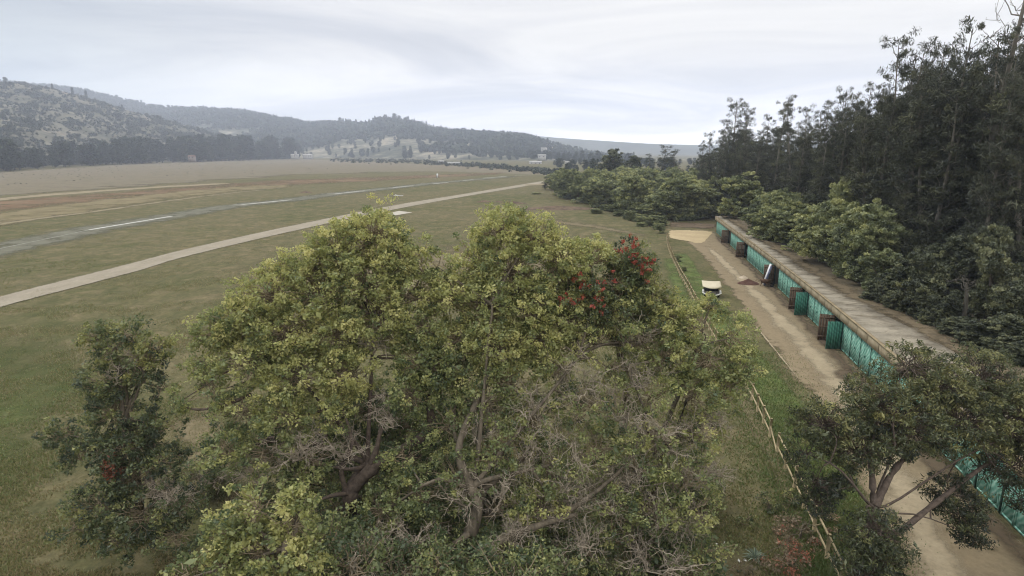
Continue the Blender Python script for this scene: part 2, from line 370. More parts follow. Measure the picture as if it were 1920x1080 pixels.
# ------------------------------------------------------------------ the row of sheds on its curve
_wy = np.array([8, 21.3, 45.1, 64, 84.6, 114.4, 120]); _wx = np.array([17.4, 20.3, 25.5, 29.35, 33.15, 38.6, 39.6])
WC = curve(np.stack([_wx, _wy, 0 * _wx], 1), 400)
_sl = np.concatenate([[0], np.cumsum(np.linalg.norm(np.diff(WC, axis=0), axis=1))])
def wp(s): return np.array([np.interp(s, _sl, WC[:, 0]), np.interp(s, _sl, WC[:, 1]), 0.0])
def s_of_y(y): return np.interp(y, WC[:, 1], _sl)
def wall_x(y): return np.interp(y, WC[:, 1], WC[:, 0])
BAY = 2.04
s0 = s_of_y(45.1); s_lo = s0 - 16 * BAY; NB = 51
edges = [s_lo + i * BAY for i in range(NB + 1)]
EP = [wp(s) for s in edges]
yard_r = [np.array([wall_x(y) + 0.3, y, 0]) for y in (8, 20, 35, 50, 65, 80, 95, 108, 117)]
yard = sheet('yard', gp([(1790, 1500), (1660, 1090), (1560, 830), (1440, 660), (1370, 560), (1310, 480), (1275, 450), (1262, 436)]), yard_r, 0.045, M_yard, k=120, m=16, soft=0.2, ends=0.01)
sheet('track', gp([(1720, 1500), (1690, 1120), (1600, 850), (1500, 690), (1400, 560), (1340, 490), (1310, 455)]), gp([(2000, 1500), (1850, 1090), (1700, 840), (1590, 690), (1450, 560), (1370, 490), (1325, 455)]), 0.06, M_track, k=120, m=12, soft=0.45, ends=0.1)
sheet('dark_earth_patch', gp([(1540, 700), (1570, 715), (1610, 735)]), gp([(1600, 680), (1620, 700), (1640, 722)]), 0.07, M_darkearth, soft=0.35, ends=0.2)  # patch of darker brown earth on the yard next to the doors
sheet('dark_earth_patch', [np.array([wall_x(y) - 1.8, y, 0]) for y in (14, 30, 50, 70, 90, 112)], [np.array([wall_x(y) + 0.2, y, 0]) for y in (14, 30, 50, 70, 90, 112)], 0.065, M_darkearth, k=100, soft=0.5, ends=0.05)  # darker brown strip running along the foot of the sheds
sheet('sand_patch', gp([(1251, 431), (1300, 431.5), (1342, 434)]), gp([(1252, 447), (1290, 455), (1318, 459)]), 0.075, M_sand, soft=0.15, ends=0.1)
sheet('mulch_strip', gp([(1250, 413), (1350, 418)]), gp([(1250, 429), (1345, 432)]), 0.06, M_darkearth, soft=0.3, ends=0.1)
for a, b, c, d in [((1395, 590), (1520, 745), (1402, 590), (1528, 745)), ((1530, 730), (1600, 860), (1540, 730), (1612, 860))]:
    sheet('wheel_rut', gp([a, b]), gp([c, d]), 0.08, M_track, soft=0.5, ends=0.3)

m_green = None
def door_mat(name, c1, c2, c3):
    m, nt, out = new_mat(name)
    tc = N(nt, 'ShaderNodeTexCoord')
    w = N(nt, 'ShaderNodeTexWave', wave_type='BANDS', bands_direction='DIAGONAL'); w.inputs['Scale'].default_value = 1.6
    w.inputs['Distortion'].default_value = 5.0; w.inputs['Detail'].default_value = 4
    nt.links.new(tc.outputs['Object'], w.inputs['Vector'])
    n = noise(nt, 2.3, 7, 0.75, tc.outputs['Object'])
    f = math_n(nt, 'ADD', math_n(nt, 'MULTIPLY', w.outputs['Fac'], 0.4), math_n(nt, 'MULTIPLY', n, 0.75), True)
    principled(nt, out, ramp(nt, f, [(0.3, c1), (0.52, c2), (0.85, c3)]), 0.75, f, 0.25, 0.02, 0.25)
    return m
m_green = door_mat('door_green_paint', (0.115, 0.29, 0.22), (0.18, 0.42, 0.325), (0.38, 0.58, 0.49))
m_dgreen = door_mat('door_dark_green', (0.035, 0.135, 0.10), (0.05, 0.19, 0.14), (0.08, 0.25, 0.185))
m_brown = simple('raw_brown_boards', (0.075, 0.05, 0.035), (0.16, 0.11, 0.075), 2.5, 0.9, (3, 3, 0.6))
m_fascia = simple('fascia_boards', (0.27, 0.22, 0.14), (0.42, 0.35, 0.24), 1.2, 0.85, (2, 2, 1))
m_roof, nt, out = new_mat('roof_concrete')
n1_ = noise(nt, 0.55, 7, 0.7, pos(nt)); n2_ = noise(nt, 0.28, 9, 0.78, pos(nt, (1, 1.6, 1)), 1.2); n3_ = noise(nt, 7, 5, 0.7, pos(nt))
c_ = ramp(nt, n1_, [(0.3, (0.22, 0.195, 0.148)), (0.7, (0.345, 0.305, 0.235))])
c_ = mixc(nt, ramp(nt, n2_, [(0.5, (0, 0, 0)), (0.62, (0.75, 0.75, 0.75))]), c_, (0.095, 0.078, 0.052))
c_ = mixc(nt, 0.5, c_, ramp(nt, n3_, [(0.3, (0.33,) * 3), (0.7, (0.66,) * 3)]), 'OVERLAY')
principled(nt, out, c_, 0.95, n3_, 0.3, 0.02, 0.1)
m_edge = simple('roof_lip', (0.22, 0.17, 0.10), (0.33, 0.265, 0.165), 2, 0.9)
m_wall = simple('shed_wall', (0.10, 0.09, 0.07), (0.19, 0.165, 0.13), 2, 0.9)
m_frame = simple('door_frame', (0.008, 0.028, 0.021), (0.016, 0.05, 0.036), 3, 0.85)

shed = thing('storage_shed', wp(s_of_y(60)), 'long low row of sheds with green double doors under a flat concrete roof', 'shed')
base = np.array(shed.location)
def sh(mb, name, mat, lab=None):
    o = link(name, mb.mesh(name, [mat]), shed); o.matrix_parent_inverse = shed.matrix_world.inverted()
    o.location = (-base[0], -base[1], -base[2])
    if lab: o['label'] = lab
    return o
DOORH, OVER, DEPTH, ZR0, ZR1 = 2.28, 0.34, 4.4, 2.42, 3.06
NE = []
for s in edges:
    q0, q1 = wp(s - .5), wp(s + .5); t = (q1 - q0) / np.linalg.norm(q1 - q0); NE.append(np.array([-t[1], t[0], 0]))
fr = []
for i in range(NB):
    a, b = EP[i], EP[i + 1]; t = (b - a) / np.linalg.norm(b - a); n = np.array([-t[1], t[0], 0]); fr.append((a, b, t, n))
Z = np.array([0, 0, 1.0])
def dep_of(y): return float(np.interp(y, [12, 36, 41, 46, 52, 62, 116], [3.6, 3.4, 2.9, 2.1, 1.5, 1.1, 0.8]))
wall = MB(); frame = MB(); fas = MB(); lip = MB(); roof = MB()
for i, (a, b, t, n) in enumerate(fr):
    L = np.linalg.norm(b - a)
    wall.box(a - n * (dep_of(a[1]) - .2), t * L, -n * 0.15, Z * 2.9)                 # back wall
    if i % 2 == 0: wall.box(a - n * 0.10 - t * 0.05, t * 0.1, -n * (dep_of(a[1]) - .34), Z * 2.9)
    frame.box(a - t * 0.06 - n * 0.09, t * 0.12, n * 0.13, Z * 2.32)    # jamb post
    wall.box(a - n * 0.06, t * L, -n * 0.03, Z * 0.02)
    frame.box(a + t * 0.05 + Z * 2.30 - n * 0.09, t * (L - 0.1), n * 0.08, Z * 0.58)  # header
    j = 0.012 * math.sin(i * 2.1) + 0.008 * math.cos(i * 5.3)
    fas.box(a + n * (OVER + j) + Z * (ZR0 + 0.5 * j) + t * 0.03, t * (L - 0.06), n * 0.035, Z * (ZR1 - ZR0 - 0.02))
    lip.box(a + n * (OVER - 0.1) + Z * ZR1, t * L, n * 0.20, Z * 0.075)
    z_b = 3.0
    na, nb_ = NE[i], NE[i + 1]; d0 = dep_of(a[1]); d1 = dep_of(b[1]); tg = 1.7 if i % 5 == 2 and a[1] > 46 else (.5 if i % 5 == 3 else 0.0); d0 += tg * .8; d1 += tg
    p = [a + na * OVER, b + nb_ * OVER, b - nb_ * d1, a - na * d0]
    roof.hexa([q + Z * 2.92 for q in p] + [q + Z * (3.115 if k < 2 else 3.15) for k, q in enumerate(p)])
sh(wall, 'wall', m_wall); sh(frame, 'door_frame', m_frame); sh(fas, 'fascia', m_fascia); sh(lip, 'roof_edge', m_edge); sh(roof, 'roof', m_roof)
def bay_of(y): return int(np.clip((s_of_y(y) - s_lo) / BAY, 0, NB - 1))
OPEN = {bay_of(46.1): 'AB', bay_of(56.3): 'AB', bay_of(68.3): 'B', bay_of(85.6): 'B', bay_of(99.5): 'B'}
def leaf(hinge, d, nn, w, mat_out, name, lab):
    """one plank door leaf hinged at a point, running along d with its face normal nn"""
    mb = MB(); k = 6
    for q in range(k):
        mb.box(hinge + d * (w * q / k + 0.008) + Z * 0.06, d * (w / k - 0.016), nn * 0.04, Z * (DOORH - 0.1))
    for zz in (0.35, 1.15, 1.9):
        mb.box(hinge + d * 0.03 + Z * zz - nn * 0.03, d * (w - 0.06), nn * 0.028, Z * 0.11)
    o = sh(mb, name, mat_out, lab); return o
for i, (a, b, t, n) in enumerate(fr):
    L = np.linalg.norm(b - a)
    if i in OPEN:
        nl = n * 0.97 + t * 0.22; nl /= np.linalg.norm(nl)
        leaf(b - t * 0.06 + n * 0.05, nl, t, 1.15, m_brown, 'door', 'raw brown door leaf standing open')
        if 'A' in OPEN[i]:
            n2 = n * 0.99 - t * 0.15; n2 /= np.linalg.norm(n2)
            leaf(a + t * 0.06 + n * 0.05, n2, -t, 1.15, m_dgreen, 'door', 'dark green door leaf standing open')
        continue
    mb = MB(); w = L - 0.14; k = 2
    for q in range(k):
        wq = w / k
        mb.box(a + t * (0.07 + wq * q + 0.008) - n * 0.03 + Z * 0.05, t * (wq - 0.016), n * 0.05, Z * (DOORH - 0.07))
        for e_ in (0.02, wq - 0.10):
            mb.box(a + t * (0.07 + wq * q + e_) + n * 0.022 + Z * 0.05, t * 0.08, n * 0.022, Z * (DOORH - 0.07))
        for zz in (0.08, DOORH - 0.14):
            mb.box(a + t * (0.07 + wq * q + 0.105) + n * 0.022 + Z * zz, t * (wq - 0.21), n * 0.02, Z * 0.09)
        # diagonal brace
        x0, x1 = 0.07 + wq * q + 0.11, 0.07 + wq * q + wq - 0.11
        A_, B_ = (x0, x1) if q % 2 == 0 else (x1, x0)
        p0 = a + t * A_ + n * 0.022 + Z * 0.2; p1 = a + t * B_ + n * 0.022 + Z * 2.02
        mb.box(p0, t * 0.001 + Z * 0.1, n * 0.018, p1 - p0)
    d_ = sh(mb, 'door', m_green)
    if 28 < a[1] < 75:
        hb = MB(); c = (a + b) / 2
        hb.box(c + t * 0.03 + n * 0.05 + Z * 1.05, t * 0.03, n * 0.03, Z * 0.16)
        h = link('handle', hb.mesh('handle', [m_frame]), d_)

# earth bank behind the sheds and leaf litter creeping over the roof
ys = np.linspace(4, 330, 90); offs = np.array([-0.35, 0.0, 1.5, 4, 8, 14, 25, 45, 80, 160])
zb = np.array([2.86, 3.06, 3.13, 3.3, 3.5, 3.6, 3.8, 4.2, 5, 6])
V = []
for y in ys:
    xw = wall_x(y) + dep_of(y) + .1 if y < 119 else wall_x(119) + 1.1 + (y - 119) * 0.30
    drop = 1.0 if y < 116 else max(0.0, 1 - (y - 116) / 14)
    for o_, z_ in zip(offs, zb):
        zz = z_ * drop + (0.02 if drop == 0 else 0) + (fbm(xw + o_ * .3, y * .3) - .5) * min(1.0, max(o_, 0) * 0.12)
        if drop == 0: zz = -0.05 + o_ * 0.005
        V.append((xw + o_, y - 0.19 * o_ * 0, zz))
idx = np.arange(len(V)).reshape(len(ys), len(offs))
Q = np.stack([idx[:-1, :-1], idx[:-1, 1:], idx[1:, 1:], idx[1:, :-1]], -1).reshape(-1, 4)
m_bank = simple('bank_litter', (0.065, 0.055, 0.036), (0.155, 0.125, 0.08), 0.5, 1.0)
bank = link('bank', mesh_np('bank', V, Q, mats=[m_bank], smooth=True)); bank['kind'] = 'structure'
# litter: jagged sheet on the roof
k_ = 420; sl = np.linspace(edges[0], edges[-1], k_)
V = []; fade = []
mm_ = 8
for s in sl:
    p = wp(s); q = wp(s + 0.3); t = (q - p) / np.linalg.norm(q - p); n = np.array([-t[1], t[0], 0])
    ph = (s - s_lo) / 7.1 + 1.6 * (fbm(s * .06, 8.0) - .5)
    saw = ph - math.floor(ph)
    ins = dep_of(p[1]) - 0.55 + 0.9 * (fbm(s * .45, 5.0) - .45)
    for jj in range(mm_ + 1):
        f = jj / mm_; dd = ins + 2.6 * f
        V.append(p - n * dd + Z * (3.165 + 0.03 * min(1, f * 3))); fade.append(min(f * 2.2, (1 - f) * 2.2, 1))
idx = np.arange(len(V)).reshape(k_, mm_ + 1)
Q = np.stack([idx[:-1, :-1], idx[:-1, 1:], idx[1:, 1:], idx[1:, :-1]], -1).reshape(-1, 4)
m_litter = fade_mat('leaf_litter', two((0.08, 0.064, 0.04), (0.15, 0.118, 0.075), 0.7, (0.11, 0.088, 0.052)), 0.15, 1.0, 1.1)
lit = link('leaf_litter', mesh_np('leaf_litter', V, Q, mats=[m_litter], fade=fade)); lit['kind'] = 'stuff'

# ------------------------------------------------------------------ things in the yard
p0 = G(1333, 553.5)
m_cream = simple('vehicle_cream_roof', (0.44, 0.385, 0.26), (0.54, 0.48, 0.335), 2, 0.5, None, 0.4, 0.02)
m_vwhite = simple('vehicle_white', (0.62, 0.60, 0.55), (0.75, 0.73, 0.68), 2, 0.45, None, 0.5, 0.02)
m_black = simple('black_rubber', (0.01, 0.01, 0.011), (0.03, 0.03, 0.03), 5, 0.8)
m, nt, out = new_mat('windscreen_glass'); principled(nt, out, (0.012, 0.013, 0.016), 0.08, spec=0.6); m_glass = m
m_seat = simple('seat_vinyl', (0.02, 0.02, 0.022), (0.05, 0.05, 0.055), 3, 0.6)
m_cdark = simple('cart_dark_body', (0.13, 0.115, 0.10), (0.20, 0.18, 0.155), 3, 0.6)
cart = thing('utility_cart', p0, 'low open cart with broad cream roof and white bowed bumper parked beside the fence', 'cart', None, R(-13)); cart.scale = (.86, .86, .86)
# x across, y along (front at -y)
mb = MB()
prof = [(-1.12, 0.34), (-1.20, 0.52), (-0.95, 0.66), (-0.62, 0.72), (-0.45, 0.46), (0.35, 0.46), (0.45, 0.85), (1.1, 0.85), (1.15, 0.34)]
n_ = len(prof)
for xs in (-0.86, 0.86):
    pass
V = [(-0.86 + (0.06 if k in (0, 1) else 0), y, z) for k, (y, z) in enumerate(prof)] + [(0.86 - (0.06 if k in (0, 1) else 0), y, z) for k, (y, z) in enumerate(prof)]
qs = [[k, (k + 1) % n_, n_ + (k + 1) % n_, n_ + k] for k in range(n_)]
mb.add(V, qs)
cap = [[0, 1, 2], [0, 2, 4], [2, 3, 4], [0, 4, 5], [0, 5, 8], [5, 6, 7], [5, 7, 8]]
mb.T.append(np.array(cap)); mb.T.append(np.array(cap)[:, ::-1] + n_)
mb.build('body', m_cdark, cart)
rb = MB()                                     # domed roof with a bowed front edge
gx, gy = 15, 11; V = []
for j in range(gy):
    fy = j / (gy - 1)
    for i in range(gx):
        fx = i / (gx - 1) * 2 - 1
        y0 = -1.50 + 0.85 * fx * fx; y1 = 1.25
        y = y0 + (y1 - y0) * fy
        z = 1.20 + 0.10 * (1 - fx ** 2) * (1 - (2 * fy - 1) ** 4) + 0.34 * fy ** .8 + .05 * fx * fx
        V.append((fx * 1.12, y, z))
off = gx * gy
V2 = V + [(x, y, z - .07) for x, y, z in V]
q = []
for j in range(gy - 1):
    for i in range(gx - 1):
        k = j * gx + i; q.append([k, k + 1, k + gx + 1, k + gx]); q.append([off + k + gx, off + k + gx + 1, off + k + 1, off + k])
bd = [i for i in range(gx)] + [j * gx + gx - 1 for j in range(1, gy)] + [(gy - 1) * gx + i for i in range(gx - 2, -1, -1)] + [j * gx for j in range(gy - 2, 0, -1)]
for a, b in zip(bd, bd[1:] + bd[:1]): q.append([b, a, off + a, off + b])
rb.add(V2, q); rb.build('roof', m_cream, cart, smooth=False)
gl = MB(); gl.hexa([(-0.78, -0.75, 0.70), (0.78, -0.75, 0.70), (0.78, -0.72, 0.70), (-0.78, -0.72, 0.70), (-0.78, -0.6, 1.18), (0.78, -0.6, 1.18), (0.78, -0.57, 1.18), (-0.78, -0.57, 1.18)])
gl.build('windscreen', m_glass, cart)
for sx in (-1, 1):
    for q0, q1 in (((sx * 0.83, 0.85, 0.8), (sx * 0.88, 0.85, 1.45)), ((sx * 0.83, -0.75, 0.68), (sx * 0.86, -0.58, 1.22))):
        pb = MB(); pb.cyl(q0, q1, 0.028); pb.build('roof_post', m_black, cart)
    mb = MB(); mb.hexa([(sx * 1.0 - .13, -.95, .50), (sx * 1.0 + .13, -.95, .50), (sx * 1.0 + .13, -.35, .50), (sx * 1.0 - .13, -.35, .50), (sx * 1.0 - .09, -.85, .82), (sx * 1.0 + .09, -.85, .82), (sx * 1.0 + .09, -.42, .80), (sx * 1.0 - .09, -.42, .80)]); mb.build('fender', m_vwhite, cart)
    hb = MB(); hb.cyl((sx * 0.55, -1.22, 0.56), (sx * 0.55, -1.12, 0.57), 0.07); hb.build('headlight', m_glass, cart)
    for y in (-0.72, 0.72):
        wb = MB(); wb.cyl((sx * 0.70, y, 0.27), (sx * 0.90, y, 0.27), 0.27, n=20); w_ = wb.build('wheel', m_black, cart)
        rm = MB(); rm.cyl((sx * 0.895, y, 0.27), (sx * 0.912, y, 0.27), 0.14, n=14); rm.build('rim', m_vwhite, w_)
sb = MB(); sb.bx(-0.68, 0.68, -0.05, 0.33, 0.48, 0.64); sb.hexa([(-0.68, 0.34, 0.65), (0.68, 0.34, 0.65), (0.68, 0.43, 0.65), (-0.68, 0.43, 0.65), (-0.68, 0.40, 1.0), (0.68, 0.40, 1.0), (0.68, 0.44, 1.0), (-0.68, 0.44, 1.0)])
sb.build('seat', m_seat, cart)
bb = MB()                                     # bowed white front bumper
bp = curve([(-1.10, -0.95, 0.52), (-0.65, -1.32, 0.36), (0, -1.48, 0.28), (0.65, -1.32, 0.36), (1.10, -0.95, 0.52)], 17)
V, Q = tubes(bp[None], np.full((1, 17), 0.085), 8); bb.add(V, Q); bb.build('bumper', m_vwhite, cart, smooth=True)

# dirt heap
def heap(name, p, rx, ry, h, mat, label, cat):
    k = 26; u = np.linspace(-1, 1, k); X, Y = np.meshgrid(u, u); r = np.sqrt(X ** 2 + Y ** 2)
    Zz = np.clip(1 - r, 0, 1) ** 0.8 * h * (0.75 + 0.7 * (fbm(X * 3 + p[0], Y * 3 + p[1]) - .3)) - 0.03 * (r >= 1)
    V = np.stack([X * rx, Y * ry, Zz], -1).reshape(-1, 3); idx = np.arange(k * k).reshape(k, k)
    Q = np.stack([idx[:-1, :-1], idx[:-1, 1:], idx[1:, 1:], idx[1:, :-1]], -1).reshape(-1, 4)
    keep = (r.ravel()[Q].min(1) < 1.0)
    return tag(link(name, mesh_np(name, V, Q[keep], mats=[mat], smooth=True), None, p), label, cat)
m_heap = simple('heap_earth', (0.055, 0.028, 0.02), (0.12, 0.065, 0.048), 3, 1.0)
heap('dirt_heap', G(1403, 532.5) + Z * 0.05, 1.25, 1.0, 0.62, m_heap, 'small heap of dark reddish earth dumped in the middle of the yard', 'heap')
heap('sand_heap', G(1394, 522) + Z * 0.05, 0.55, 0.5, 0.35, simple('heap_pale', (0.35, 0.28, 0.2), (0.5, 0.42, 0.32), 3, 1.0), 'tiny pale heap of rubble just behind the dark earth heap', 'heap')
m_rub = simple('rubble_brown', (0.06, 0.045, 0.032), (0.17, 0.12, 0.08), 0.8, 1.0)
heap('rubble_heap', G(1045, 392), 12, 3.5, 0.9, m_rub, 'long low heap of brown brushwood in front of the bushes', 'heap')
heap('brush_heap', G(962, 381.5), 4.2, 1.5, 0.8, m_rub, 'longer of two dark brush heaps lying on the grass past the taxiway', 'heap')
heap('brush_heap', G(908, 379), 2.6, 1.2, 0.7, m_rub, 'shorter of two dark brush heaps lying on the grass past the taxiway', 'heap')
heap('brush_heap', G(573, 361.5), 2.6, 2.0, 0.7, m_rub, 'dark clump of brush lying alone on the far side of the runway', 'heap')
heap('brush_heap', G(935, 379), 1.6, 0.9, 0.45, m_rub, 'tiny dark lump between the two brush heaps on the grass', 'heap')

# boards leaning by the open door
fi = bay_of(67.2); a, b, t, n = fr[fi]
def board(off, tilt, w, h, mat, label, th=0.06):
    mb = MB(); d = -n * 0.28 * h + t * tilt * h; up = Z * h * 0.95 + d
    p = a + t * off + n * 1.25
    mb.box((0, 0, 0), t * 0.0 + n * w * 0.2 + t * w * 0.98, n * th - t * th * .2, up)
    return tag(mb.build('leaning_board', mat, None, p), label, 'board')
board(1.1, 0.12, 0.42, 2.55, simple('board_white', (0.62, 0.62, 0.62), (0.8, 0.8, 0.8), 3, 0.6), 'tall white board leaning on the shed roof edge beside an open door')
board(0.55, 0.12, 0.36, 2.4, simple('board_navy', (0.03, 0.035, 0.07), (0.09, 0.10, 0.16), 3, 0.6), 'dark blue board leaning next to the tall white board')
# wheelbarrow by the raw brown door
p = G(1433, 537.5) + Z * 0.05
wb_ = thing('wheelbarrow', p, 'old brown wheelbarrow standing below the raw brown door', 'wheelbarrow', None, R(60))
m_rust = simple('rusty_metal', (0.06, 0.035, 0.022), (0.15, 0.085, 0.05), 6, 0.85)
mb = MB(); mb.hexa([(-0.25, -0.35, 0.42), (0.25, -0.35, 0.42), (0.25, 0.3, 0.42), (-0.25, 0.3, 0.42), (-0.42, -0.62, 0.78), (0.42, -0.62, 0.78), (0.36, 0.5, 0.78), (-0.36, 0.5, 0.78)]); mb.build('tray', m_rust, wb_)
mb = MB()
for sx in (-1, 1): mb.cyl((sx * 0.06, -0.8, 0.24), (sx * 0.34, 0.95, 0.62), 0.025); mb.cyl((sx * 0.25, 0.3, 0.45), (sx * 0.25, 0.42, 0.0), 0.022)
mb.build('frame', m_rust, wb_)
mb = MB(); mb.cyl((-0.05, -0.8, 0.24), (0.05, -0.8, 0.24), 0.24, n=18); mb.build('wheel', m_black, wb_)

# rail fence
m_rail = simple('fence_wood', (0.26, 0.205, 0.115), (0.42, 0.345, 0.21), 5, 0.9)
fence = thing('rail_fence', G(1310, 575), 'long weathered two rail wooden fence running along the edge of the yard', 'fence')
fb = np.array(fence.location)
def fpart(mb, name):
    o = link(name, mb.mesh(name, [m_rail]), fence); o.location = (-fb[0], -fb[1], -fb[2]); return o
FL = curve(gp([(1250, 447), (1254, 470), (1272, 512), (1290, 545), (1318, 600), (1360, 672), (1402, 738), (1445, 826), (1478, 893), (1545, 1040), (1640, 1240)]), 300)
fl = np.concatenate([[0], np.cumsum(np.linalg.norm(np.diff(FL, axis=0), axis=1))])
def fp(s): return np.array([np.interp(s, fl, FL[:, k]) for k in range(3)])
npost = int(fl[-1] / 1.7)
sag = [random.uniform(-0.07, 0.05) for _ in range(npost + 1)]
gap_y = (fp(0)[1], 0)
for i in range(npost + 1):
    s = i * 1.7; p = fp(s)
    if p[1] < 15: continue
    mb = MB(); lean = np.array([random.uniform(-.06, .06), random.uniform(-.06, .06), 0])
    mb.cyl(p - Z * 0.05, p + Z * (1.12 + random.uniform(-.04, .06)) + lean, 0.075, 0.066, 7); fpart(mb, 'post')
    q = fp(min(s + 1.7, fl[-1]))
    broken = 28.6 < p[1] < 30.4
    for zz in (0.35, 0.98):
        if broken and zz > 0.9: continue
        mb = MB(); e = random.uniform(-.03, .03)
        if broken: mb.cyl(p + Z * (zz + 0.3), q + Z * 0.05, 0.042, 0.038, 6)
        else: mb.cyl(p + Z * (zz + e) , q + Z * (zz - e * .6), 0.048, 0.042, 6)
        fpart(mb, 'rail')
    if p[1] > 45 or i % 3 == 0:
        mb = MB(); mb.cyl(p + Z * 0.3, (p + q) / 2 + Z * 0.95, 0.032, 0.028, 5); fpart(mb, 'brace')

# white marker beside the runway
p = G(820, 333); mk_ = thing('marker_post', p, 'slim white marker post standing alone in the far reddish field', 'marker')
mb = MB(); mb.bx(-0.35, 0.35, -0.35, 0.35, 0.0, 2.3); mb.build('panel', simple('marker_white', (0.75, 0.75, 0.73), (0.85, 0.85, 0.84), 1, 0.7), mk_)
mb = MB()
for sx in (-1, 1): mb.bx(sx * 0.55 - 0.12, sx * 0.55 + 0.12, -0.1, 0.1, -0.1, 2.0)
mb.build('side_post', simple('marker_grey', (0.25, 0.22, 0.2), (0.35, 0.32, 0.3), 1, 0.8), mk_)
mb = MB(); mb.bx(-1.6, 1.6, -0.6, 0.6, 0.0, 0.18); mb.hexa([(-1.2, -0.4, 0.18), (0.8, -0.4, 0.18), (0.8, 0.4, 0.18), (-1.2, 0.4, 0.18), (-1.1, -0.3, 0.5), (-0.3, -0.3, 0.32), (-0.3, 0.3, 0.32), (-1.1, 0.3, 0.5)])
tag(mb.build('ground_marker', m_paint, None, G(747, 367.5)), 'low white slab lying on the grass between runway and taxiway', 'marker')

# ------------------------------------------------------------------ hills
def skyline(pts):
    x = np.array([p[0] for p in pts], float); y = np.array([p[1] for p in pts], float)
    return lambda px: np.interp(px, x, y)
def hillmaker(sky, base_y, ridge_y, rough, fq, expo=0.9, seed=0.0, back=0.5):
    """terrain: bearing px, t in 0..1 from foot to ridge (t>1 goes down behind)"""
    def f(px, t):
        px = np.asarray(px, float); t = np.asarray(t, float)
        u = (px - 960) / F
        d0 = base_y(px); d1 = ridge_y(px)
        Y = d0 + (d1 - d0) * t
        v = (540 - sky(px)) / F
        zr = H + d1 * (-SP + v * CP) / (CP + v * SP)
        x = u * Y * 1.026
        tt = np.clip(t, 0, 1)
        prof = np.where(t <= 1, tt ** expo, 1 - (t - 1) / back)
        nz = (fbm(x / fq + seed, Y / fq + seed, 5) - 0.48) * rough * np.clip(4 * tt * (1 - tt) + 0.15, 0, 1) * np.where(t <= 1, 1, 0)
        z = zr * prof + nz * np.minimum(1, tt * 6)
        return np.stack([x, Y, z], -1)
    return f
def hillmesh(name, f, px0, px1, npx, nt_, mat, tmax=1.5):
    px = np.linspace(px0, px1, npx); t = np.concatenate([np.linspace(-0.03, 1, nt_), [1.15, tmax]])
    P, T = np.meshgrid(px, t, indexing='ij'); V = f(P, T); V[:, 0, 2] = -3; V[:, -1, 2] = np.minimum(V[:, -1, 2], -5); V[:, -1, 1] = np.minimum(V[:, -1, 1], 3960)
    idx = np.arange(V.shape[0] * V.shape[1]).reshape(V.shape[:2])
    Q = np.stack([idx[:-1, :-1], idx[1:, :-1], idx[1:, 1:], idx[:-1, 1:]], -1).reshape(-1, 4)
    o = link(name, mesh_np(name, V.reshape(-1, 3), Q, mats=[mat], smooth=True)); o['kind'] = 'structure'; return o
def hmat(name, stops, s1=0.01, s2=0.12):
    m, nt, out = new_mat(name)
    n = noise(nt, s1, 6, 0.7, pos(nt)); n2 = noise(nt, s2, 6, 0.75, pos(nt))
    c = ramp(nt, n, stops); c = mixc(nt, 0.8, c, ramp(nt, n2, [(0.33, (0.25, 0.26, 0.27)), (0.66, (0.78, 0.77, 0.75))]), 'OVERLAY')
    principled(nt, out, c, 1.0, n2, 0.6, 2.0, 0.05); return m
# nearest scrubby hill on the left
sky1 = skyline([(-900, 190), (-300, 150), (0, 153), (50, 153), (100, 157), (150, 165), (200, 179), (280, 206), (350, 226), (420, 247), (480, 272), (540, 296), (600, 305)])
hb1 = lambda px: np.interp(px, [-900, 0, 200, 400, 560, 650], [330, 520, 720, 980, 1250, 1350])
hr1 = lambda px: np.interp(px, [-900, 0, 200, 400, 560, 650], [900, 1250, 1320, 1400, 1450, 1480])
f1 = hillmaker(sky1, hb1, hr1, 26, 160, 0.95, 3.0)
hillmesh('scrub_hill', f1, -900, 600, 220, 60, hmat('scrub_hill_soil', [(0.34, (0.06, 0.064, 0.042)), (0.48, (0.11, 0.105, 0.075)), (0.6, (0.155, 0.145, 0.11)), (0.7, (0.22, 0.165, 0.12))], 0.006, 0.06))
# wooded ridge behind
sky2 = skyline([(-600, 160), (0, 156), (75, 154), (150, 162), (210, 170), (280, 188), (330, 201), (430, 207), (480, 211), (540, 221), (600, 231), (640, 229), (700, 234), (725, 226), (745, 224), (780, 229), (820, 242), (850, 248), (900, 256), (960, 260), (985, 263), (1020, 275), (1060, 285), (1110, 294), (1150, 300), (1250, 306), (1400, 308)])
hb2 = lambda px: np.interp(px, [-600, 300, 600, 900, 1100, 1400], [1500, 1500, 1480, 1150, 900, 900])
hr2 = lambda px: np.interp(px, [-600, 300, 600, 800, 1000, 1100, 1400], [2600, 2600, 2300, 2050, 1850, 1650, 1400])
f2 = hillmaker(sky2, hb2, hr2, 42, 300, 0.85, 11.0)
hillmesh('wooded_ridge', f2, -600, 1400, 240, 60, hmat('ridge_soil', [(0.36, (0.05, 0.055, 0.038)), (0.46, (0.10, 0.10, 0.07)), (0.54, (0.22, 0.20, 0.15)), (0.64, (0.34, 0.29, 0.22))], 0.005, 0.04))
# far blue hill
sky3 = skyline([(-2000, 215), (-500, 200), (300, 230), (700, 244), (960, 250), (1040, 258), (1100, 263), (1200, 269), (1300, 272), (1500, 268), (2000, 255), (3000, 250)])
f3 = hillmaker(sky3, lambda px: 0 * px + 2700.0, lambda px: 0 * px + 3500.0, 40, 500, 0.8, 21.0, 0.3)
hillmesh('far_hill', f3, -140, 2060, 160, 24, hmat('far_hill_soil', [(0.35, (0.05, 0.06, 0.04)), (0.65, (0.12, 0.12, 0.085))], 0.002, 0.02), 1.1)

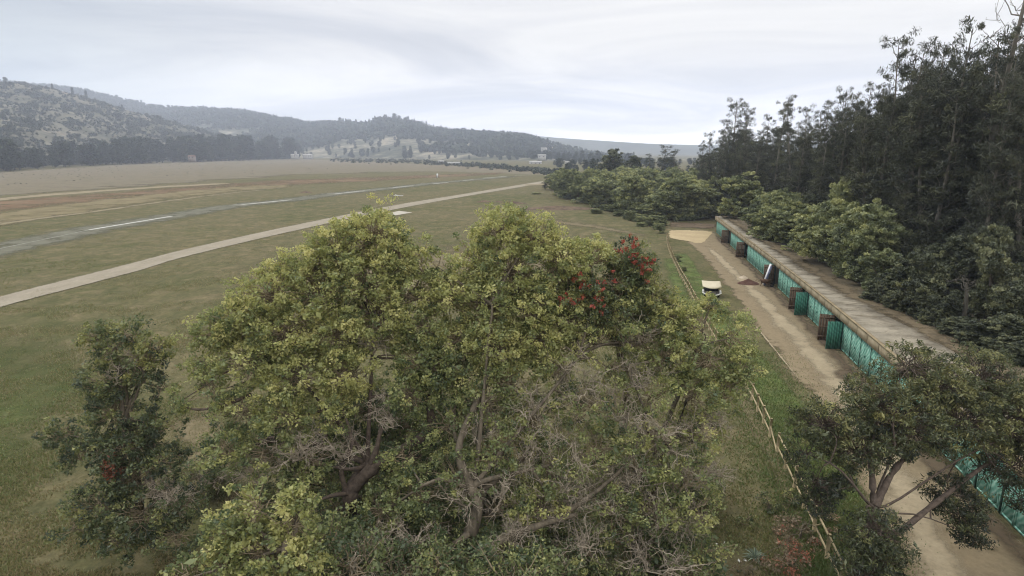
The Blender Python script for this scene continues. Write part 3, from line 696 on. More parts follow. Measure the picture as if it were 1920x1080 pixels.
# ------------------------------------------------------------------ plant generators
def clump_leaves(C, r, per, L, W, flat=0.8, up=0.5, droop=0.0):
    n = len(C); o = unit(n * per) * (rng.random((n * per, 1)) ** 0.45) * np.repeat(np.broadcast_to(r, n), per)[:, None]
    o[:, 2] *= flat
    return leaves(np.repeat(C, per, 0) + o, L, W, up, droop)
def leafmesh(name, parts, mat):
    V = []; Q = []; T = []; n = 0
    for v, q, t in parts: V.append(v); Q.append(q + n); T.append(t); n += len(v)
    return mesh_np(name, np.concatenate(V), np.concatenate(Q), tint=np.clip(np.concatenate(T), 0, 1), mats=[mat])
def wiggle(p, q, K, amt):
    n = len(p); t = np.linspace(0, 1, K)[None, :, None]
    P = p[:, None, :] * (1 - t) + q[:, None, :] * t
    w = rng.normal(size=(n, K, 3)) * amt; w[:, 0] = 0
    return P + w
def lobe_tree(lobes, base, per_area=14, leafsize=(0.098, 0.058), per=46, crad=0.26, limb_r=0.12, trunk_r=0.3, trunkpath=None, up=0.5, droop=0.0, twig_r=0.008, shell=0.55, dense=1.0):
    """crown leaves, twigs and limbs for a list of lobes (centre, radius, yellowness, density)"""
    LP = []; tw = []; limbs = []; fork = trunkpath[-1] if trunkpath is not None else base + Z * 1.5
    for c, r, yel, den in lobes:
        r = r * 1.22; n = max(6, int(per_area * 2.0 * den * dense * r * r * 4))
        d = unit(n); d[:, 2] = d[:, 2] * 0.85 + 0.12
        rad = r * (shell + (1.05 - shell) * rng.random((n, 1)) ** 0.6)
        C = c + d * rad * (1 + 0.25 * (rng.random((n, 1)) - .5)) * np.where(rng.random((n, 1)) < .12, rng.uniform(1.08, 1.38, (n, 1)), 1.0)
        C = C[fbm(C[:, 0] * 1.3 + C[:, 1] * .5, C[:, 2] * 1.3) + .12 * rng.random(n) > .40]; d = (C - c) / (np.linalg.norm(C - c, axis=1, keepdims=True) + 1e-6); n = len(C)
        v, q = clump_leaves(C, crad * rng.uniform(0.6, 1.25, n), per, leafsize[0], leafsize[1], 0.75, up, droop)
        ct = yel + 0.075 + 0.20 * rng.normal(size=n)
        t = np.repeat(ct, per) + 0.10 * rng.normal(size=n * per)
        LP.append((v, q, t))
        inner = c + d * r * 0.12 + 0.1 * rng.normal(size=(n, 3))
        tw.append(wiggle(inner, C + d * 0.15, 5, 0.05 * r))
    CC = np.array([l[0] for l in lobes]); pick = [int(np.argmax(np.linalg.norm(CC - fork, axis=1)))]
    while len(pick) < min(5, len(CC)):
        pick.append(int(np.argmax(np.min(np.linalg.norm(CC[:, None] - CC[None, pick], axis=2), axis=1))))
    mains = []
    for i in pick:
        c = CC[i]; mid = fork * .45 + c * .55 + np.array([0, 0, 0.3]) + .35 * rng.normal(size=3)
        mains.append(curve([fork, fork * .8 + mid * .2 + .12 * rng.normal(size=3), mid, c], 9)); limbs.append(mains[-1])
    lw = [1.0] * len(mains); allp = np.concatenate([m_[2:7] for m_ in mains])
    for i in range(len(CC)):
        if i in pick: continue
        st = allp[np.argmin(np.linalg.norm(allp - CC[i], axis=1))]; mid = (st + CC[i]) / 2 + .18 * rng.normal(size=3)
        limbs.append(curve([st, mid, CC[i]], 9)); lw.append(.45)
    P = np.concatenate(tw); rr = np.linspace(2.0, 0.5, 5)[None, :] * twig_r * rng.uniform(0.6, 1.3, (len(P), 1))
    tv = tubes(P, rr, 4)
    lv = tubes(np.array(limbs), np.linspace(1.0, 0.25, 9)[None, :] * limb_r * np.array(lw)[:, None] * rng.uniform(0.7, 1.2, (len(limbs), 1)), 7)
    tr = []
    if trunkpath is not None:
        tp = curve(trunkpath, 12); tr.append(tubes(tp[None], np.linspace(1.25, 0.75, 12)[None] * trunk_r, 10))
    return LP, tv, lv, tr
def bare_twigs(c, r, n1=8, n2=6, n3=5, rad=0.018):
    """a leafless spray of branching twigs"""
    r = r * 1.35; d = unit(n1); d[:, 2] = np.abs(d[:, 2]) * 0.6 - 0.12
    s1 = np.repeat((c - np.array([0, 0, 0.5 * r]))[None], n1, 0); e1 = c + d * r * rng.uniform(.5, .9, (n1, 1))
    P1 = wiggle(s1, e1, 5, 0.06 * r)
    def sub(P, k, ln):
        n = len(P); i = np.repeat(np.arange(n), k); f = rng.uniform(1.2, 4, n * k)
        a = np.floor(f).astype(int).clip(0, 3); w = (f - a)[:, None]
        s = P[i, a] * (1 - w) + P[i, a + 1] * w
        dr = P[i, 4] - P[i, 0]; dr /= np.linalg.norm(dr, axis=1, keepdims=True) + 1e-9
        dd = dr * 0.6 + unit(n * k) * 0.9; dd /= np.linalg.norm(dd, axis=1, keepdims=True)
        return wiggle(s, s + dd * ln * rng.uniform(.5, 1.2, (n * k, 1)), 5, 0.06 * ln)
    P2 = sub(P1, n2, 0.55 * r); P3 = sub(P2, n3, 0.30 * r)
    tp = np.linspace(1, 0.4, 5)[None]
    return [tubes(P1, tp * rad * 1.5, 5), tubes(P2, tp * rad * 0.75, 4), tubes(P3, tp * rad * 0.42, 3)], P3[:, 4]
def depth_of(py): return 23.6 - (py - 420) * 0.0098
def lob(px, py, rpx, yel, den=1.0, Y=None):
    Y = depth_of(py) if Y is None else Y
    c = at(px, py, Y); return (c, rpx / F * (Y * 1.05), yel, den)
def make_tree(name, base, label, cat, lobes, mat, twmat, trmat, group=None, bare=(), extra_limbs=(), flowers=None, **kw):
    root = thing(name, base, label, cat, group)
    off = np.array(root.location)
    LP, tv, lv, tr = lobe_tree(lobes, base, **kw)
    LP = [(v - off, q, t) for v, q, t in LP]
    link('crown', leafmesh('crown', LP, mat), root)
    v, q = tv
    if len(q) > 400: link('twigs', mesh_np('twigs', v - off, q, mats=[twmat]), root)
    parts = [lv] + tr
    for path, r0, r1 in extra_limbs:
        cp = curve(path, 18); parts.append(tubes(cp[None], np.linspace(r0, r1, 18)[None] * (1 + 0.10 * rng.normal(size=(1, 18))), 9))
    v, q = join(parts); link('trunk', mesh_np('trunk', v - off, q, mats=[trmat], smooth=True), root)
    if len(bare):
        P = []; tips = []
        for c, r in bare:
            a, t3 = bare_twigs(c, r); P += a; tips.append(t3)
        v, q = join(P); o = link('bare_branches', mesh_np('bare_branches', v - off, q, mats=[twig_grey]), root); o['label'] = 'pale grey leafless twigs'
    return root

# ------------------------------------------------------------------ foreground trees
GT = lambda px, py: G(px, py)
# left crown
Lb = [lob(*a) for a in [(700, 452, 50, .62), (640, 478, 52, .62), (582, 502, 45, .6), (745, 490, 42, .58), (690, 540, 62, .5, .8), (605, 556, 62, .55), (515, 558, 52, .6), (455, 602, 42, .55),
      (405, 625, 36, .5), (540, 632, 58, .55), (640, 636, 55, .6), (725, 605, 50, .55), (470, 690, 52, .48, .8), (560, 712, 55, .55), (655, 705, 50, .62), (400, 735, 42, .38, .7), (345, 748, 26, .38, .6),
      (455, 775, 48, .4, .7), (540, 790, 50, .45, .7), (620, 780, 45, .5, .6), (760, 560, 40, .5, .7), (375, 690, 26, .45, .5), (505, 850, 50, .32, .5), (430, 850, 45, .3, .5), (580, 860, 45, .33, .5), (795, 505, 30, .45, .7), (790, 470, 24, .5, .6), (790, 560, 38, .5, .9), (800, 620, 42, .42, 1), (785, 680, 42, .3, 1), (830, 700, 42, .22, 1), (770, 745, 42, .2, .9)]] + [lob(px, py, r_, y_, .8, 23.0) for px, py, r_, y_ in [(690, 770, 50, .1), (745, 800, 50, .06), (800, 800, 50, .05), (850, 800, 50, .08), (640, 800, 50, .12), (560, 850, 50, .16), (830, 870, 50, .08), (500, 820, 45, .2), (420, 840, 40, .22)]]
bl = G(655, 1010)
tpL = [bl, at(655, 940, 19.6), at(668, 900, 19.9), at(690, 870, 20.2)]
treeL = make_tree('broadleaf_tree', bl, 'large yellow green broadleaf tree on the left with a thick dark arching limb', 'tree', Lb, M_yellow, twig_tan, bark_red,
    trunkpath=tpL, trunk_r=0.26, bare=[(at(735, 770, 20.0), .95), (at(640, 830, 19.5), .8), (at(560, 830, 19.2), .9), (at(480, 880, 19), .8), (at(700, 640, 21.2), .7)],
    extra_limbs=[([at(650, 930, 19.6), at(690, 885, 19.7), at(735, 852, 19.9), at(785, 825, 20.2), at(808, 790, 20.6), at(800, 740, 21)], .26, .12),
                 ([at(690, 885, 19.7), at(705, 845, 19.7), at(716, 800, 19.8), at(735, 770, 20)], .13, .04),
                 ([at(655, 940, 19.5), at(640, 880, 19.5), at(660, 830, 19.7), at(640, 760, 20.2)], .12, .04),
                 ([at(655, 925, 19.4), at(620, 930, 19.1), at(570, 950, 18.8)], .09, .03), ([at(470, 740, 20.3), at(420, 760, 20.2), at(372, 768, 20.2), at(340, 760, 20.2)], .07, .03)])
# middle crown
Mb = [lob(*a) for a in [(940, 440, 44, .6), (1000, 450, 42, .6), (893, 500, 42, .55), (960, 515, 55, .48), (1050, 500, 48, .62), (1110, 492, 34, .62), (842, 560, 42, .6), (910, 585, 52, .5), (1000, 585, 52, .5),
      (855, 640, 40, .5, .8), (930, 655, 52, .62), (1010, 640, 50, .55), (870, 700, 42, .4, .7), (1070, 600, 48, .5, .8), (1115, 640, 40, .62), (950, 720, 48, .42, .6), (1050, 690, 46, .45, .5), (1140, 690, 40, .55, .6),
      (820, 500, 26, .5, .6), (905, 760, 50, .3, .6), (1000, 790, 50, .3, .5), (1100, 760, 55, .33, .4), (840, 800, 45, .25, .5), (930, 850, 55, .28, .5), (1040, 880, 55, .3, .5), (860, 900, 55, .25, .6), (790, 930, 55, .22, .6), (1120, 850, 50, .3, .4),
      (720, 960, 50, .22, .6), (760, 860, 40, .25, .5), (1010, 950, 48, .5, .7), (930, 960, 45, .3, .5), (1060, 540, 40, .5), (1160, 640, 42, .4, .8), (1170, 560, 30, .3, .7), (1200, 640, 42, .4, .7)]]
bm = np.array([-1.9, 18.4, 0.0])
tpM = [bm, at(868, 1050, 18.0), at(885, 990, 17.9), at(895, 945, 18.0), at(885, 915, 18.3)]
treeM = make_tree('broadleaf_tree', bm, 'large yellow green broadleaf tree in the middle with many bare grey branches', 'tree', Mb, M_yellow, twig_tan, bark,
    trunkpath=tpM, trunk_r=0.24, bare=[(at(1080, 700, 20.6), 1.15), (at(1010, 750, 20), 1.1), (at(1160, 750, 20.2), 1.2), (at(1090, 820, 19.5), 1.3), (at(980, 830, 19.2), 1.1), (at(1200, 700, 20.8), 1.0), (at(890, 800, 19.6), .9),
          (at(940, 900, 18.4), .9), (at(1060, 900, 18.6), 1.1), (at(1130, 930, 18.4), 1.1), (at(1000, 970, 17.8), .8), (at(880, 920, 18.2), .8), (at(690, 1030, 17.0), .8), (at(1100, 1010, 17.6), .9), (at(960, 1010, 17.2), .7), (at(780, 1000, 17.4), .7)],
    extra_limbs=[([at(880, 1000, 17.7), at(840, 1025, 17.4), at(780, 1022, 17.2), at(720, 1032, 17.0), at(690, 1040, 16.9)], .11, .035),
                 ([at(840, 1090, 17.4), at(890, 1045, 17.2), at(950, 1010, 17.3), at(1010, 985, 17.5), at(1080, 965, 18)], .22, .07),
                 ([at(885, 930, 18.2), at(930, 900, 18.5), at(965, 872, 18.9), at(990, 850, 19.2)], .12, .06), ([at(885, 915, 18.3), at(860, 840, 19), at(900, 740, 20), at(950, 620, 21.5), at(960, 500, 23)], .16, .05),
                 ([at(1030, 980, 17.8), at(1120, 920, 18.4), at(1180, 860, 19), at(1210, 780, 19.8)], .10, .03), ([at(890, 960, 17.9), at(840, 930, 18), at(820, 900, 18.2)], .05, .02)])
# red flowering tree
Rb = [lob(*a) for a in [(1178, 492, 34, .3), (1150, 535, 42, .3), (1098, 560, 42, .36), (1205, 525, 30, .4), (1215, 570, 40, .55, .8), (1165, 590, 45, .3, .6), (1120, 610, 35, .3, .6)]]
br = G(1165, 815)
treeR = make_tree('flowering_tree', br, 'dark green tree with scattered clusters of bright red flowers', 'tree', Rb, M_olive, twig_tan, bark, trunkpath=[br, br + Z * 2 + np.array([.2, 0, 0]), at(1160, 640, 22)], trunk_r=.2, bare=[(at(1190, 620, 21.6), .9)])
fc = []
for px, py, k in [(1165, 468, 5), (1188, 462, 6), (1180, 450, 3), (1190, 490, 6), (1212, 490, 6), (1205, 497, 4), (1085, 528, 4), (1100, 537, 4), (1128, 537, 5), (1095, 548, 3), (1055, 560, 5), (1078, 566, 4), (1062, 566, 3), (1127, 565, 5), (1125, 582, 4), (1215, 512, 4), (1200, 508, 3), (1142, 512, 2), (1082, 514, 2)]:
    c = at(px, py, depth_of(py) - .85)
    fc.append(c + rng.normal(size=(k, 3)) * 0.12)
fc = np.concatenate(fc); v, q = clump_leaves(fc, 0.09, 16, 0.085, 0.05, 1.0, 0.2)
link('flowers', mesh_np('flowers', v - np.array(treeR.location), q, tint=rng.random(len(q)), mats=[M_red]), treeR)
# right crown
Rt = [lob(*a) for a in [(1255, 600, 38, .55), (1308, 615, 42, .5), (1368, 635, 42, .5), (1392, 690, 32, .45, .8), (1325, 680, 50, .45), (1245, 670, 48, .45), (1185, 690, 40, .4, .6), (1290, 745, 50, .4, .7), (1360, 735, 38, .45, .7), (1225, 750, 48, .36, .5),
      (1240, 820, 55, .34, .4), (1310, 820, 45, .4, .4), (1190, 880, 55, .32, .4), (1280, 900, 50, .36, .35), (1230, 960, 50, .34, .4), (1150, 960, 50, .35, .4), (1310, 960, 40, .36, .3), (1330, 575, 22, .5, .7)]]
brt = np.array([4.6, 20.2, 0.0])
treeRt = make_tree('broadleaf_tree', brt, 'thin twiggy yellow green tree on the right between red flowers and fence', 'tree', Rt, M_yellow, twig_tan, bark, trunkpath=[brt, brt + np.array([.1, 0, 1.5]), at(1230, 900, 20), at(1245, 830, 20.3)], trunk_r=.17,
    bare=[(at(1230, 810, 19.8), 1.15), (at(1300, 800, 20), .95), (at(1200, 890, 19), 1.1), (at(1270, 890, 19.2), 1.1), (at(1220, 970, 18.4), 1.0), (at(1150, 900, 19), 1.0), (at(1320, 880, 19.4), .8), (at(1290, 970, 18.6), .8), (at(1340, 780, 20.2), .7)], dense=0.9)
# bright shrub bottom left
Sb = [lob(*a) for a in [(485, 955, 48, .52, 1, 15.8), (545, 985, 52, .55, 1, 15.6), (430, 1000, 46, .45, 1, 15.6), (500, 1040, 55, .5, 1, 15.2), (565, 1060, 48, .55, 1, 15.2), (420, 1070, 45, .42, 1, 15), (480, 1110, 60, .45, 1, 14.8), (560, 940, 28, .6, .8, 16), (350, 1085, 40, .35, .7, 15.2), (570, 1130, 50, .5, 1, 14.6)]]
bs = np.array([-6.2, 15.3, 0.0])
treeS = make_tree('bushy_tree', bs, 'bright green leafy young tree in front of the dark arching limb', 'tree', Sb, M_yellow, twig_tan, bark, trunkpath=[bs, bs + Z * 2, bs + Z * 4], trunk_r=.14, leafsize=(0.12, 0.07), per=34)
# small tree on the left
Tb = [lob(*a) for a in [(180, 635, 26, .45, .7, 21.8), (248, 628, 26, .42, .7, 21.8), (283, 660, 30, .62, .9, 21.6), (215, 665, 34, .36, .5, 21.6), (265, 690, 32, .34, .6, 21.4), (205, 720, 40, .3, .8, 21.3), (215, 775, 42, .24, .9, 21), (255, 830, 50, .2, 1, 20.7), (300, 800, 34, .22, .8, 20.9),
      (305, 730, 26, .25, .7, 21.2), (120, 815, 26, .26, .8, 20.8), (150, 862, 30, .24, .8, 20.4), (195, 850, 36, .2, .9, 20.5), (310, 870, 34, .2, .8, 20.3), (250, 900, 45, .16, .9, 20), (190, 950, 50, .3, .7, 19.4), (270, 965, 52, .2, .8, 19.2), (340, 950, 45, .2, .7, 19.3), (150, 985, 36, .28, .6, 19), (330, 1010, 40, .26, .7, 18.6), (230, 1010, 40, .26, .6, 18.6)]]
bt = G(262, 990)
treeT = make_tree('small_tree', bt, 'small dark green tree standing alone on the open grass at left', 'tree', Tb, M_olive, twig_tan, bark, trunkpath=[bt, at(258, 930, 20.6), at(250, 860, 20.9), at(240, 790, 21.1)], trunk_r=.17, bare=[(at(330, 925, 19.4), .8), (at(235, 680, 21.4), .8), (at(285, 920, 19.4), .6)], dense=.95, crad=.24,
    extra_limbs=[([at(240, 790, 21.1), at(235, 720, 21.3), at(215, 650, 21.7)], .07, .02), ([at(245, 770, 21.1), at(265, 715, 21.3), at(283, 670, 21.5)], .06, .02)])
c = at(218, 888, 19.6) + rng.normal(size=(26, 3)) * np.array([.22, .2, .28]); v, q = clump_leaves(c, .16, 22, .10, .05, .9, .2, .5)
o = link('dead_foliage', mesh_np('dead_foliage', v - np.array(treeT.location), q, tint=rng.random(len(q)), mats=[M_rust]), treeT); o['label'] = 'rust brown dead foliage'
# dark weeping tree bottom right
Db = [lob(*a) for a in [(1705, 690, 42, .42, 1, 20.8), (1640, 755, 48, .4, 1, 20.2), (1545, 800, 46, .38, 1, 19.7), (1755, 735, 52, .5, 1, 21), (1840, 715, 52, .36, 1, 21.6), (1695, 800, 60, .38, 1, 19.9), (1795, 800, 60, .42, 1, 20.2), (1880, 790, 60, .48, 1, 20.6), (1600, 840, 50, .3, 1, 19.4),
      (1510, 850, 30, .22, .9, 19.3), (1530, 905, 36, .12, 1.1, 18.9), (1530, 945, 26, .10, 1, 18.7), (1590, 900, 20, .14, .8, 18.9), (1665, 835, 38, .2, .8, 19.4), (1755, 825, 38, .2, .7, 19.8), (1640, 1000, 42, .24, 1, 17.4), (1650, 1055, 45, .2, 1, 17), (1625, 1080, 45, .2, 1, 16.8), (1800, 960, 36, .08, 1, 19),
      (1815, 1000, 24, .06, 1, 18.9), (1780, 925, 36, .1, .8, 19.4), (1860, 880, 24, .1, .8, 19.9), (1905, 870, 40, .12, .9, 20.2), (1912, 930, 26, .10, .9, 19.8), (1935, 800, 60, .4, 1, 20.4)]]
bd_ = np.array([10.6, 16.8, 0.0])
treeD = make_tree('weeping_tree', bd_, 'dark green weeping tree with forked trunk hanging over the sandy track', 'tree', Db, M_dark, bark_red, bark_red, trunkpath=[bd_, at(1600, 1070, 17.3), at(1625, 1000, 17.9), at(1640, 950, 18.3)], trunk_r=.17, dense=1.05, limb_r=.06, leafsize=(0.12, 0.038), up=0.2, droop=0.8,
    extra_limbs=[([at(1638, 955, 18.3), at(1636, 900, 18.7), at(1632, 850, 19.2), at(1645, 790, 20)], .12, .05), ([at(1640, 950, 18.3), at(1662, 905, 18.8), at(1690, 865, 19.3), at(1740, 820, 20)], .14, .06),
                 ([at(1625, 1010, 17.9), at(1680, 1000, 18.0), at(1735, 958, 18.6), at(1790, 915, 19.2), at(1850, 870, 20), at(1930, 820, 20.6)], .13, .05)])
# understory at the bottom edge
def shrub(name, c, label, lobes, mat, group=None, **kw):
    b = np.array([c[0], c[1], 0.0])
    return make_tree(name, b, label, 'shrub', lobes, mat, twig_tan, bark, group, trunkpath=[b, b + Z * .2, b + Z * .35], trunk_r=.05, limb_r=.02, **kw)
def glob(px, py, r, h, yel, den=1.0): p = G(px, py); return (np.array([p[0], p[1], h]), r, yel, den)
shrub('shrub', G(1500, 1010), 'low sprawling shrub of red brown leaves growing against the fence', [glob(px + rng.normal() * 8, py, .30, rng.uniform(.12, .3), rng.uniform(.1, .75), .6) for px, py in [(1500, 1000), (1460, 1030), (1535, 1030), (1490, 1075), (1530, 950), (1430, 1065), (1480, 980), (1540, 980), (1515, 1050), (1450, 1000), (1400, 1075), (1470, 1060), (1550, 1010)]], M_brownleaf, per=22, crad=.2, leafsize=(.1, .06))
shrub('shrub', G(1440, 960), 'low dark green shrub on the grass above the red brown shrub', [glob(1440, 955, .35, .2, .3, .8), glob(1480, 945, .35, .2, .35, .8), glob(1400, 985, .3, .15, .4, .8)], M_olive, per=26, crad=.16)
p = G(1416, 1048); k = 46; th = rng.uniform(0, 2 * np.pi, k); el = rng.uniform(.25, 1.2, k); L_ = rng.uniform(.35, .6, k)
d = np.stack([np.cos(th) * np.cos(el), np.sin(th) * np.cos(el), np.sin(el)], 1); sd = np.stack([-np.sin(th), np.cos(th), 0 * th], 1) * .025
tip = d * L_[:, None] - Z * (L_ * .25)[:, None]; mid = d * (L_ * .55)[:, None]
V = np.stack([np.zeros((k, 3)) + d * .03, mid + sd, tip, mid - sd], 1).reshape(-1, 3)
tag(link('spiky_plant', mesh_np('spiky_plant', V, np.arange(k * 4).reshape(k, 4), tint=rng.random(k), mats=[M_spike]), None, p), 'pale spiky rosette plant beside the red brown shrub', 'plant')
c = np.concatenate([G(px, py)[None] + rng.normal(size=(k, 3)) * np.array([.2, .2, .03]) + Z * .12 for px, py, k in [(945, 1035, 5), (885, 1040, 4), (1170, 1060, 5), (1360, 1030, 3), (1385, 1060, 3), (1150, 1075, 3)]])
v, q = clump_leaves(c, .05, 8, .06, .05, .5, 1.0); tag(link('white_flowers', mesh_np('white_flowers', v, q, tint=rng.random(len(q)), mats=[M_white])), 'small white flowers scattered in the undergrowth', 'flowers', None, 'stuff')
# dark shrubs growing beneath the crowns
UG = 'shrubs growing under the large trees'; UL = 'dark twiggy shrub growing in the shade under the large trees'
ush = []
for i in range(3):
    ls = []
    for j in range(6):
        a = rng.uniform(0, 6.28); q = rng.uniform(.1, .8); ls.append((np.array([math.cos(a) * q, math.sin(a) * q, rng.uniform(.4, 1.7)]), rng.uniform(.45, .7), rng.uniform(.02, .24), .55))
    ush.append(make_tree('shrub', np.array([0., 0, 0]), UL, 'shrub', ls, M_yellow, twig_tan, bark, UG, trunkpath=[np.array([0., 0, 0]), Z * .2, Z * .4], trunk_r=.05, limb_r=.025, leafsize=(.062, .036), per=60, bare=[(np.array([rng.uniform(-.5, .5), rng.uniform(-.5, .5), 1.2]), .7)]))
used_u = set()
for k in range(46):
    px = rng.uniform(400, 1300); pb = rng.uniform(960, 1240) if k > 10 else rng.uniform(900, 1000)
    p = G(px, pb); z_ = rng.uniform(.8, 1.7); P_ = ush[k % 3]; sc_ = (z_ * 1.1, z_ * 1.1, z_ * rng.uniform(.7, 1.2))
    if k < 3: P_.location = [float(c_) for c_ in p]; P_.scale = sc_
    else: dup(P_, p, random.uniform(0, 6.28), sc_, UL, UG)
# grass and weeds
def blades(n, sampler, h, tint, name, label):
    P = sampler(n); th = rng.uniform(0, 2 * np.pi, n); hh = h * rng.uniform(.4, 1.3, n)
    b = np.stack([np.cos(th), np.sin(th), 0 * th], 1) * (0.022 + .25 * 0.05 * rng.random((n, 1))); ln = rng.normal(size=(n, 3)) * 0.5 * hh[:, None]; ln[:, 2] = hh
    V = np.stack([P - b, P + b, P + ln], 1).reshape(-1, 3)
    t = np.clip(tint(P) + .22 * rng.normal(size=n), 0, 1)
    o = link(name, mesh_np(name, V, T=np.arange(n * 3).reshape(n, 3), tint=t, mats=[M_blade])); return tag(o, label, 'grass', None, 'stuff')
def samp(n):
    py = 1100 - 480 * rng.random(n) ** 1.6; px = rng.uniform(-60, 1560, n)
    v = (540 - py) / F; dz = -SP + v * CP; t = -H / dz
    P = np.stack([(px - 960) / F * t, (CP + v * SP) * t, 0 * t], 1); k = fbm(P[:, 0] * .5, P[:, 1] * .5) ; P = P[(k > .40) & (P[:, 0] < wall_x(P[:, 1]) - 9.6)]
    return P[rng.integers(0, len(P), n)] + rng.normal(size=(n, 3)) * np.array([.12, .12, 0])
blades(110000, samp, 0.10, lambda P: 0.48 + 0.9 * (fbm(P[:, 0] * .15, P[:, 1] * .15) - .25), 'grass', 'short patchy green and straw coloured grass on the ground below the tower')
def samp3(n):
    py = 980 - 560 * rng.random(n) ** .8; px = rng.uniform(-40, 1240, n)
    v = (540 - py) / F; t = -H / (-SP + v * CP); P = np.stack([(px - 960) / F * t, (CP + v * SP) * t, 0 * t], 1); k = fbm(P[:, 0] * .3 + 7, P[:, 1] * .3); P = P[(k > .52)]
    return P[rng.integers(0, len(P), n)] + rng.normal(size=(n, 3)) * np.array([.3, .3, 0])
blades(90000, samp3, 0.14, lambda P: 0.5 + 0.9 * (fbm(P[:, 0] * .06, P[:, 1] * .06) - .3), 'weeds', 'taller weed tufts scattered over the airfield grass')
def samp2(n):
    py = 1100 - 440 * rng.random(n) ** 1.3; px = 1400 + (py - 740) * .5 + 35 + rng.normal(size=n) * 48
    v = (540 - py) / F; t = -H / (-SP + v * CP); P = np.stack([(px - 960) / F * t, (CP + v * SP) * t, 0 * t], 1); return P
blades(50000, samp2, 0.13, lambda P: 0.15 + 0.5 * (fbm(P[:, 0] * .8, P[:, 1] * .8) - .2), 'grass', 'fresh green grass growing along both sides of the rail fence')

# ------------------------------------------------------------------ eucalyptus grove
ETOP = []
def euc_proto(i, bare=False):
    h = 28.0; k = 14
    lean = rng.normal(size=2) * 0.9
    tz = np.linspace(0, 1, k); sway = np.stack([np.sin(tz * 4 + i) * .35 + lean[0] * tz, np.cos(tz * 3 + 2 * i) * .35 + lean[1] * tz, tz * h * .93], 1); sway -= sway[0]
    parts = [tubes(sway[None], (0.34 * (1 - .86 * tz))[None], 8)]
    nb = 54 if not bare else 26
    f = np.sort(rng.uniform(.06 if not bare else .35, 1.0, nb)); a = rng.uniform(0, 2 * np.pi, nb)
    s = np.stack([np.interp(f, tz, sway[:, c]) for c in range(3)], 1)
    ln = (1.0 - .45 * np.abs(f - .45)) * rng.uniform(1.3, 3.1, nb) * (1.1 - .45 * f)
    up = rng.uniform(.5, 1.5, nb)
    e = s + np.stack([np.cos(a) * ln, np.sin(a) * ln, ln * up], 1)
    P = wiggle(s, e, 5, .12); parts.append(tubes(P, (np.linspace(1, .3, 5)[None] * (.085 * (1.2 - .7 * f))[:, None]), 4))
    LP = []
    if not bare:
        C = np.concatenate([e, e + rng.normal(size=e.shape) * .7, (s + e)[f < .75] / 2 + rng.normal(size=e[f < .75].shape) * .4, sway[-2:] + rng.normal(size=(2, 3)) * .3, s[f < .55] + rng.normal(size=e[f < .55].shape) * .5])
        keep = rng.random(len(C)) < .92; C = C[keep]
        cr = rng.uniform(.45, 1.0, len(C))
        v, q = clump_leaves(C, cr, 70, .36, .085, .75, .1, 1.0)
        LP.append((v, q, np.repeat(.45 + .2 * rng.normal(size=len(C)), 70) + .1 * rng.normal(size=len(q))))
    else:
        Pt = wiggle(np.repeat(e, 5, 0), np.repeat(e, 5, 0) + unit(nb * 5) * .9 + Z * .7, 5, .08); parts.append(tubes(Pt, np.linspace(.025, .01, 5)[None], 3))
        C = e[:10]; v, q = clump_leaves(C, .5, 30, .34, .08, .7, .1, 1.0); LP.append((v, q, np.full(len(q), .4)))
    v, q = join(parts)
    etop = max(l[0][:, 2].max() for l in LP); ETOP.append(float(etop))
    lab = 'tall dark eucalyptus standing in the dense grove behind the sheds'
    r = thing('eucalyptus_tree', (0, 0, 0), lab, 'tree', 'eucalyptus trees of the grove')
    link('crown', leafmesh('crown', LP, M_euc), r); link('trunk', mesh_np('trunk', v, q, mats=[bark_euc], smooth=True), r)
    return r
protos = [euc_proto(i) for i in range(7)]; bareP = euc_proto(9, True)
used = set()
def bank_z(x, y):
    xw = wall_x(min(y, 119)) + dep_of(min(y, 119)) + .1 + max(0, (y - 119)) * .3; o_ = x - xw
    if y > 128: return 0.0
    return float(np.interp(o_, offs, zb)) * (1.0 if y < 116 else max(0, 1 - (y - 116) / 14)) - .1
def place(P, loc, rz, scl, label, group):
    if id(P) not in used:
        used.add(id(P)); P.location = [float(c) for c in loc]; P.rotation_euler = (0, 0, rz); P.scale = scl if isinstance(scl, tuple) else (scl,) * 3
        tag(P, label, None, group); return P
    return dup(P, loc, rz, scl, label, group)
EG = 'eucalyptus trees of the grove'; EL = 'tall dark eucalyptus standing in the dense grove behind the sheds'
EY = lambda px: float(np.interp(px, [1300, 1385, 1450, 1550, 1640, 1700, 1800, 1900, 1980], [172, 138, 116, 92, 73, 63, 55, 51, 48]))
heroes = [(1318, 262, 185), (1340, 243, 175), (1362, 222, 165), (1385, 180, 150), (1415, 188, 148), (1442, 212, 140), (1470, 186, 135), (1502, 175, 128), (1528, 192, 124), (1552, 186, 118), (1592, 158, 112), (1618, 172, 108), (1640, 150, 104), (1664, 152, 98), (1684, 92, 92), (1718, 46, 86), (1742, 72, 84), (1772, 62, 80), (1800, 88, 76), (1829, 26, 76), (1905, 62, 70), (1935, 40, 66), (1895, 34, 74), (1960, 30, 62)]
ei = 0
def put_euc(px, py, Y, lab=EL, P=None, wide=1.0):
    global ei
    top = at(px, py, Y); zb_ = bank_z(top[0], Y); hh = top[2] - zb_
    P = P or protos[ei % len(protos)]; ei += 1
    s = hh / (ETOP[(protos + [bareP]).index(P)]); w = min(max(s, .7), 1.15) * random.uniform(.75, 1.0) * wide
    return place(P, (top[0], Y, zb_), random.uniform(0, 6.28), (w, w, s), lab, EG if lab == EL else None)
for px, py, Y in heroes: put_euc(px, py, EY(px) * random.uniform(1.0, 1.12))
put_euc(1868, 190, 54, 'tall almost leafless eucalyptus with bare upright branches against the sky', bareP)
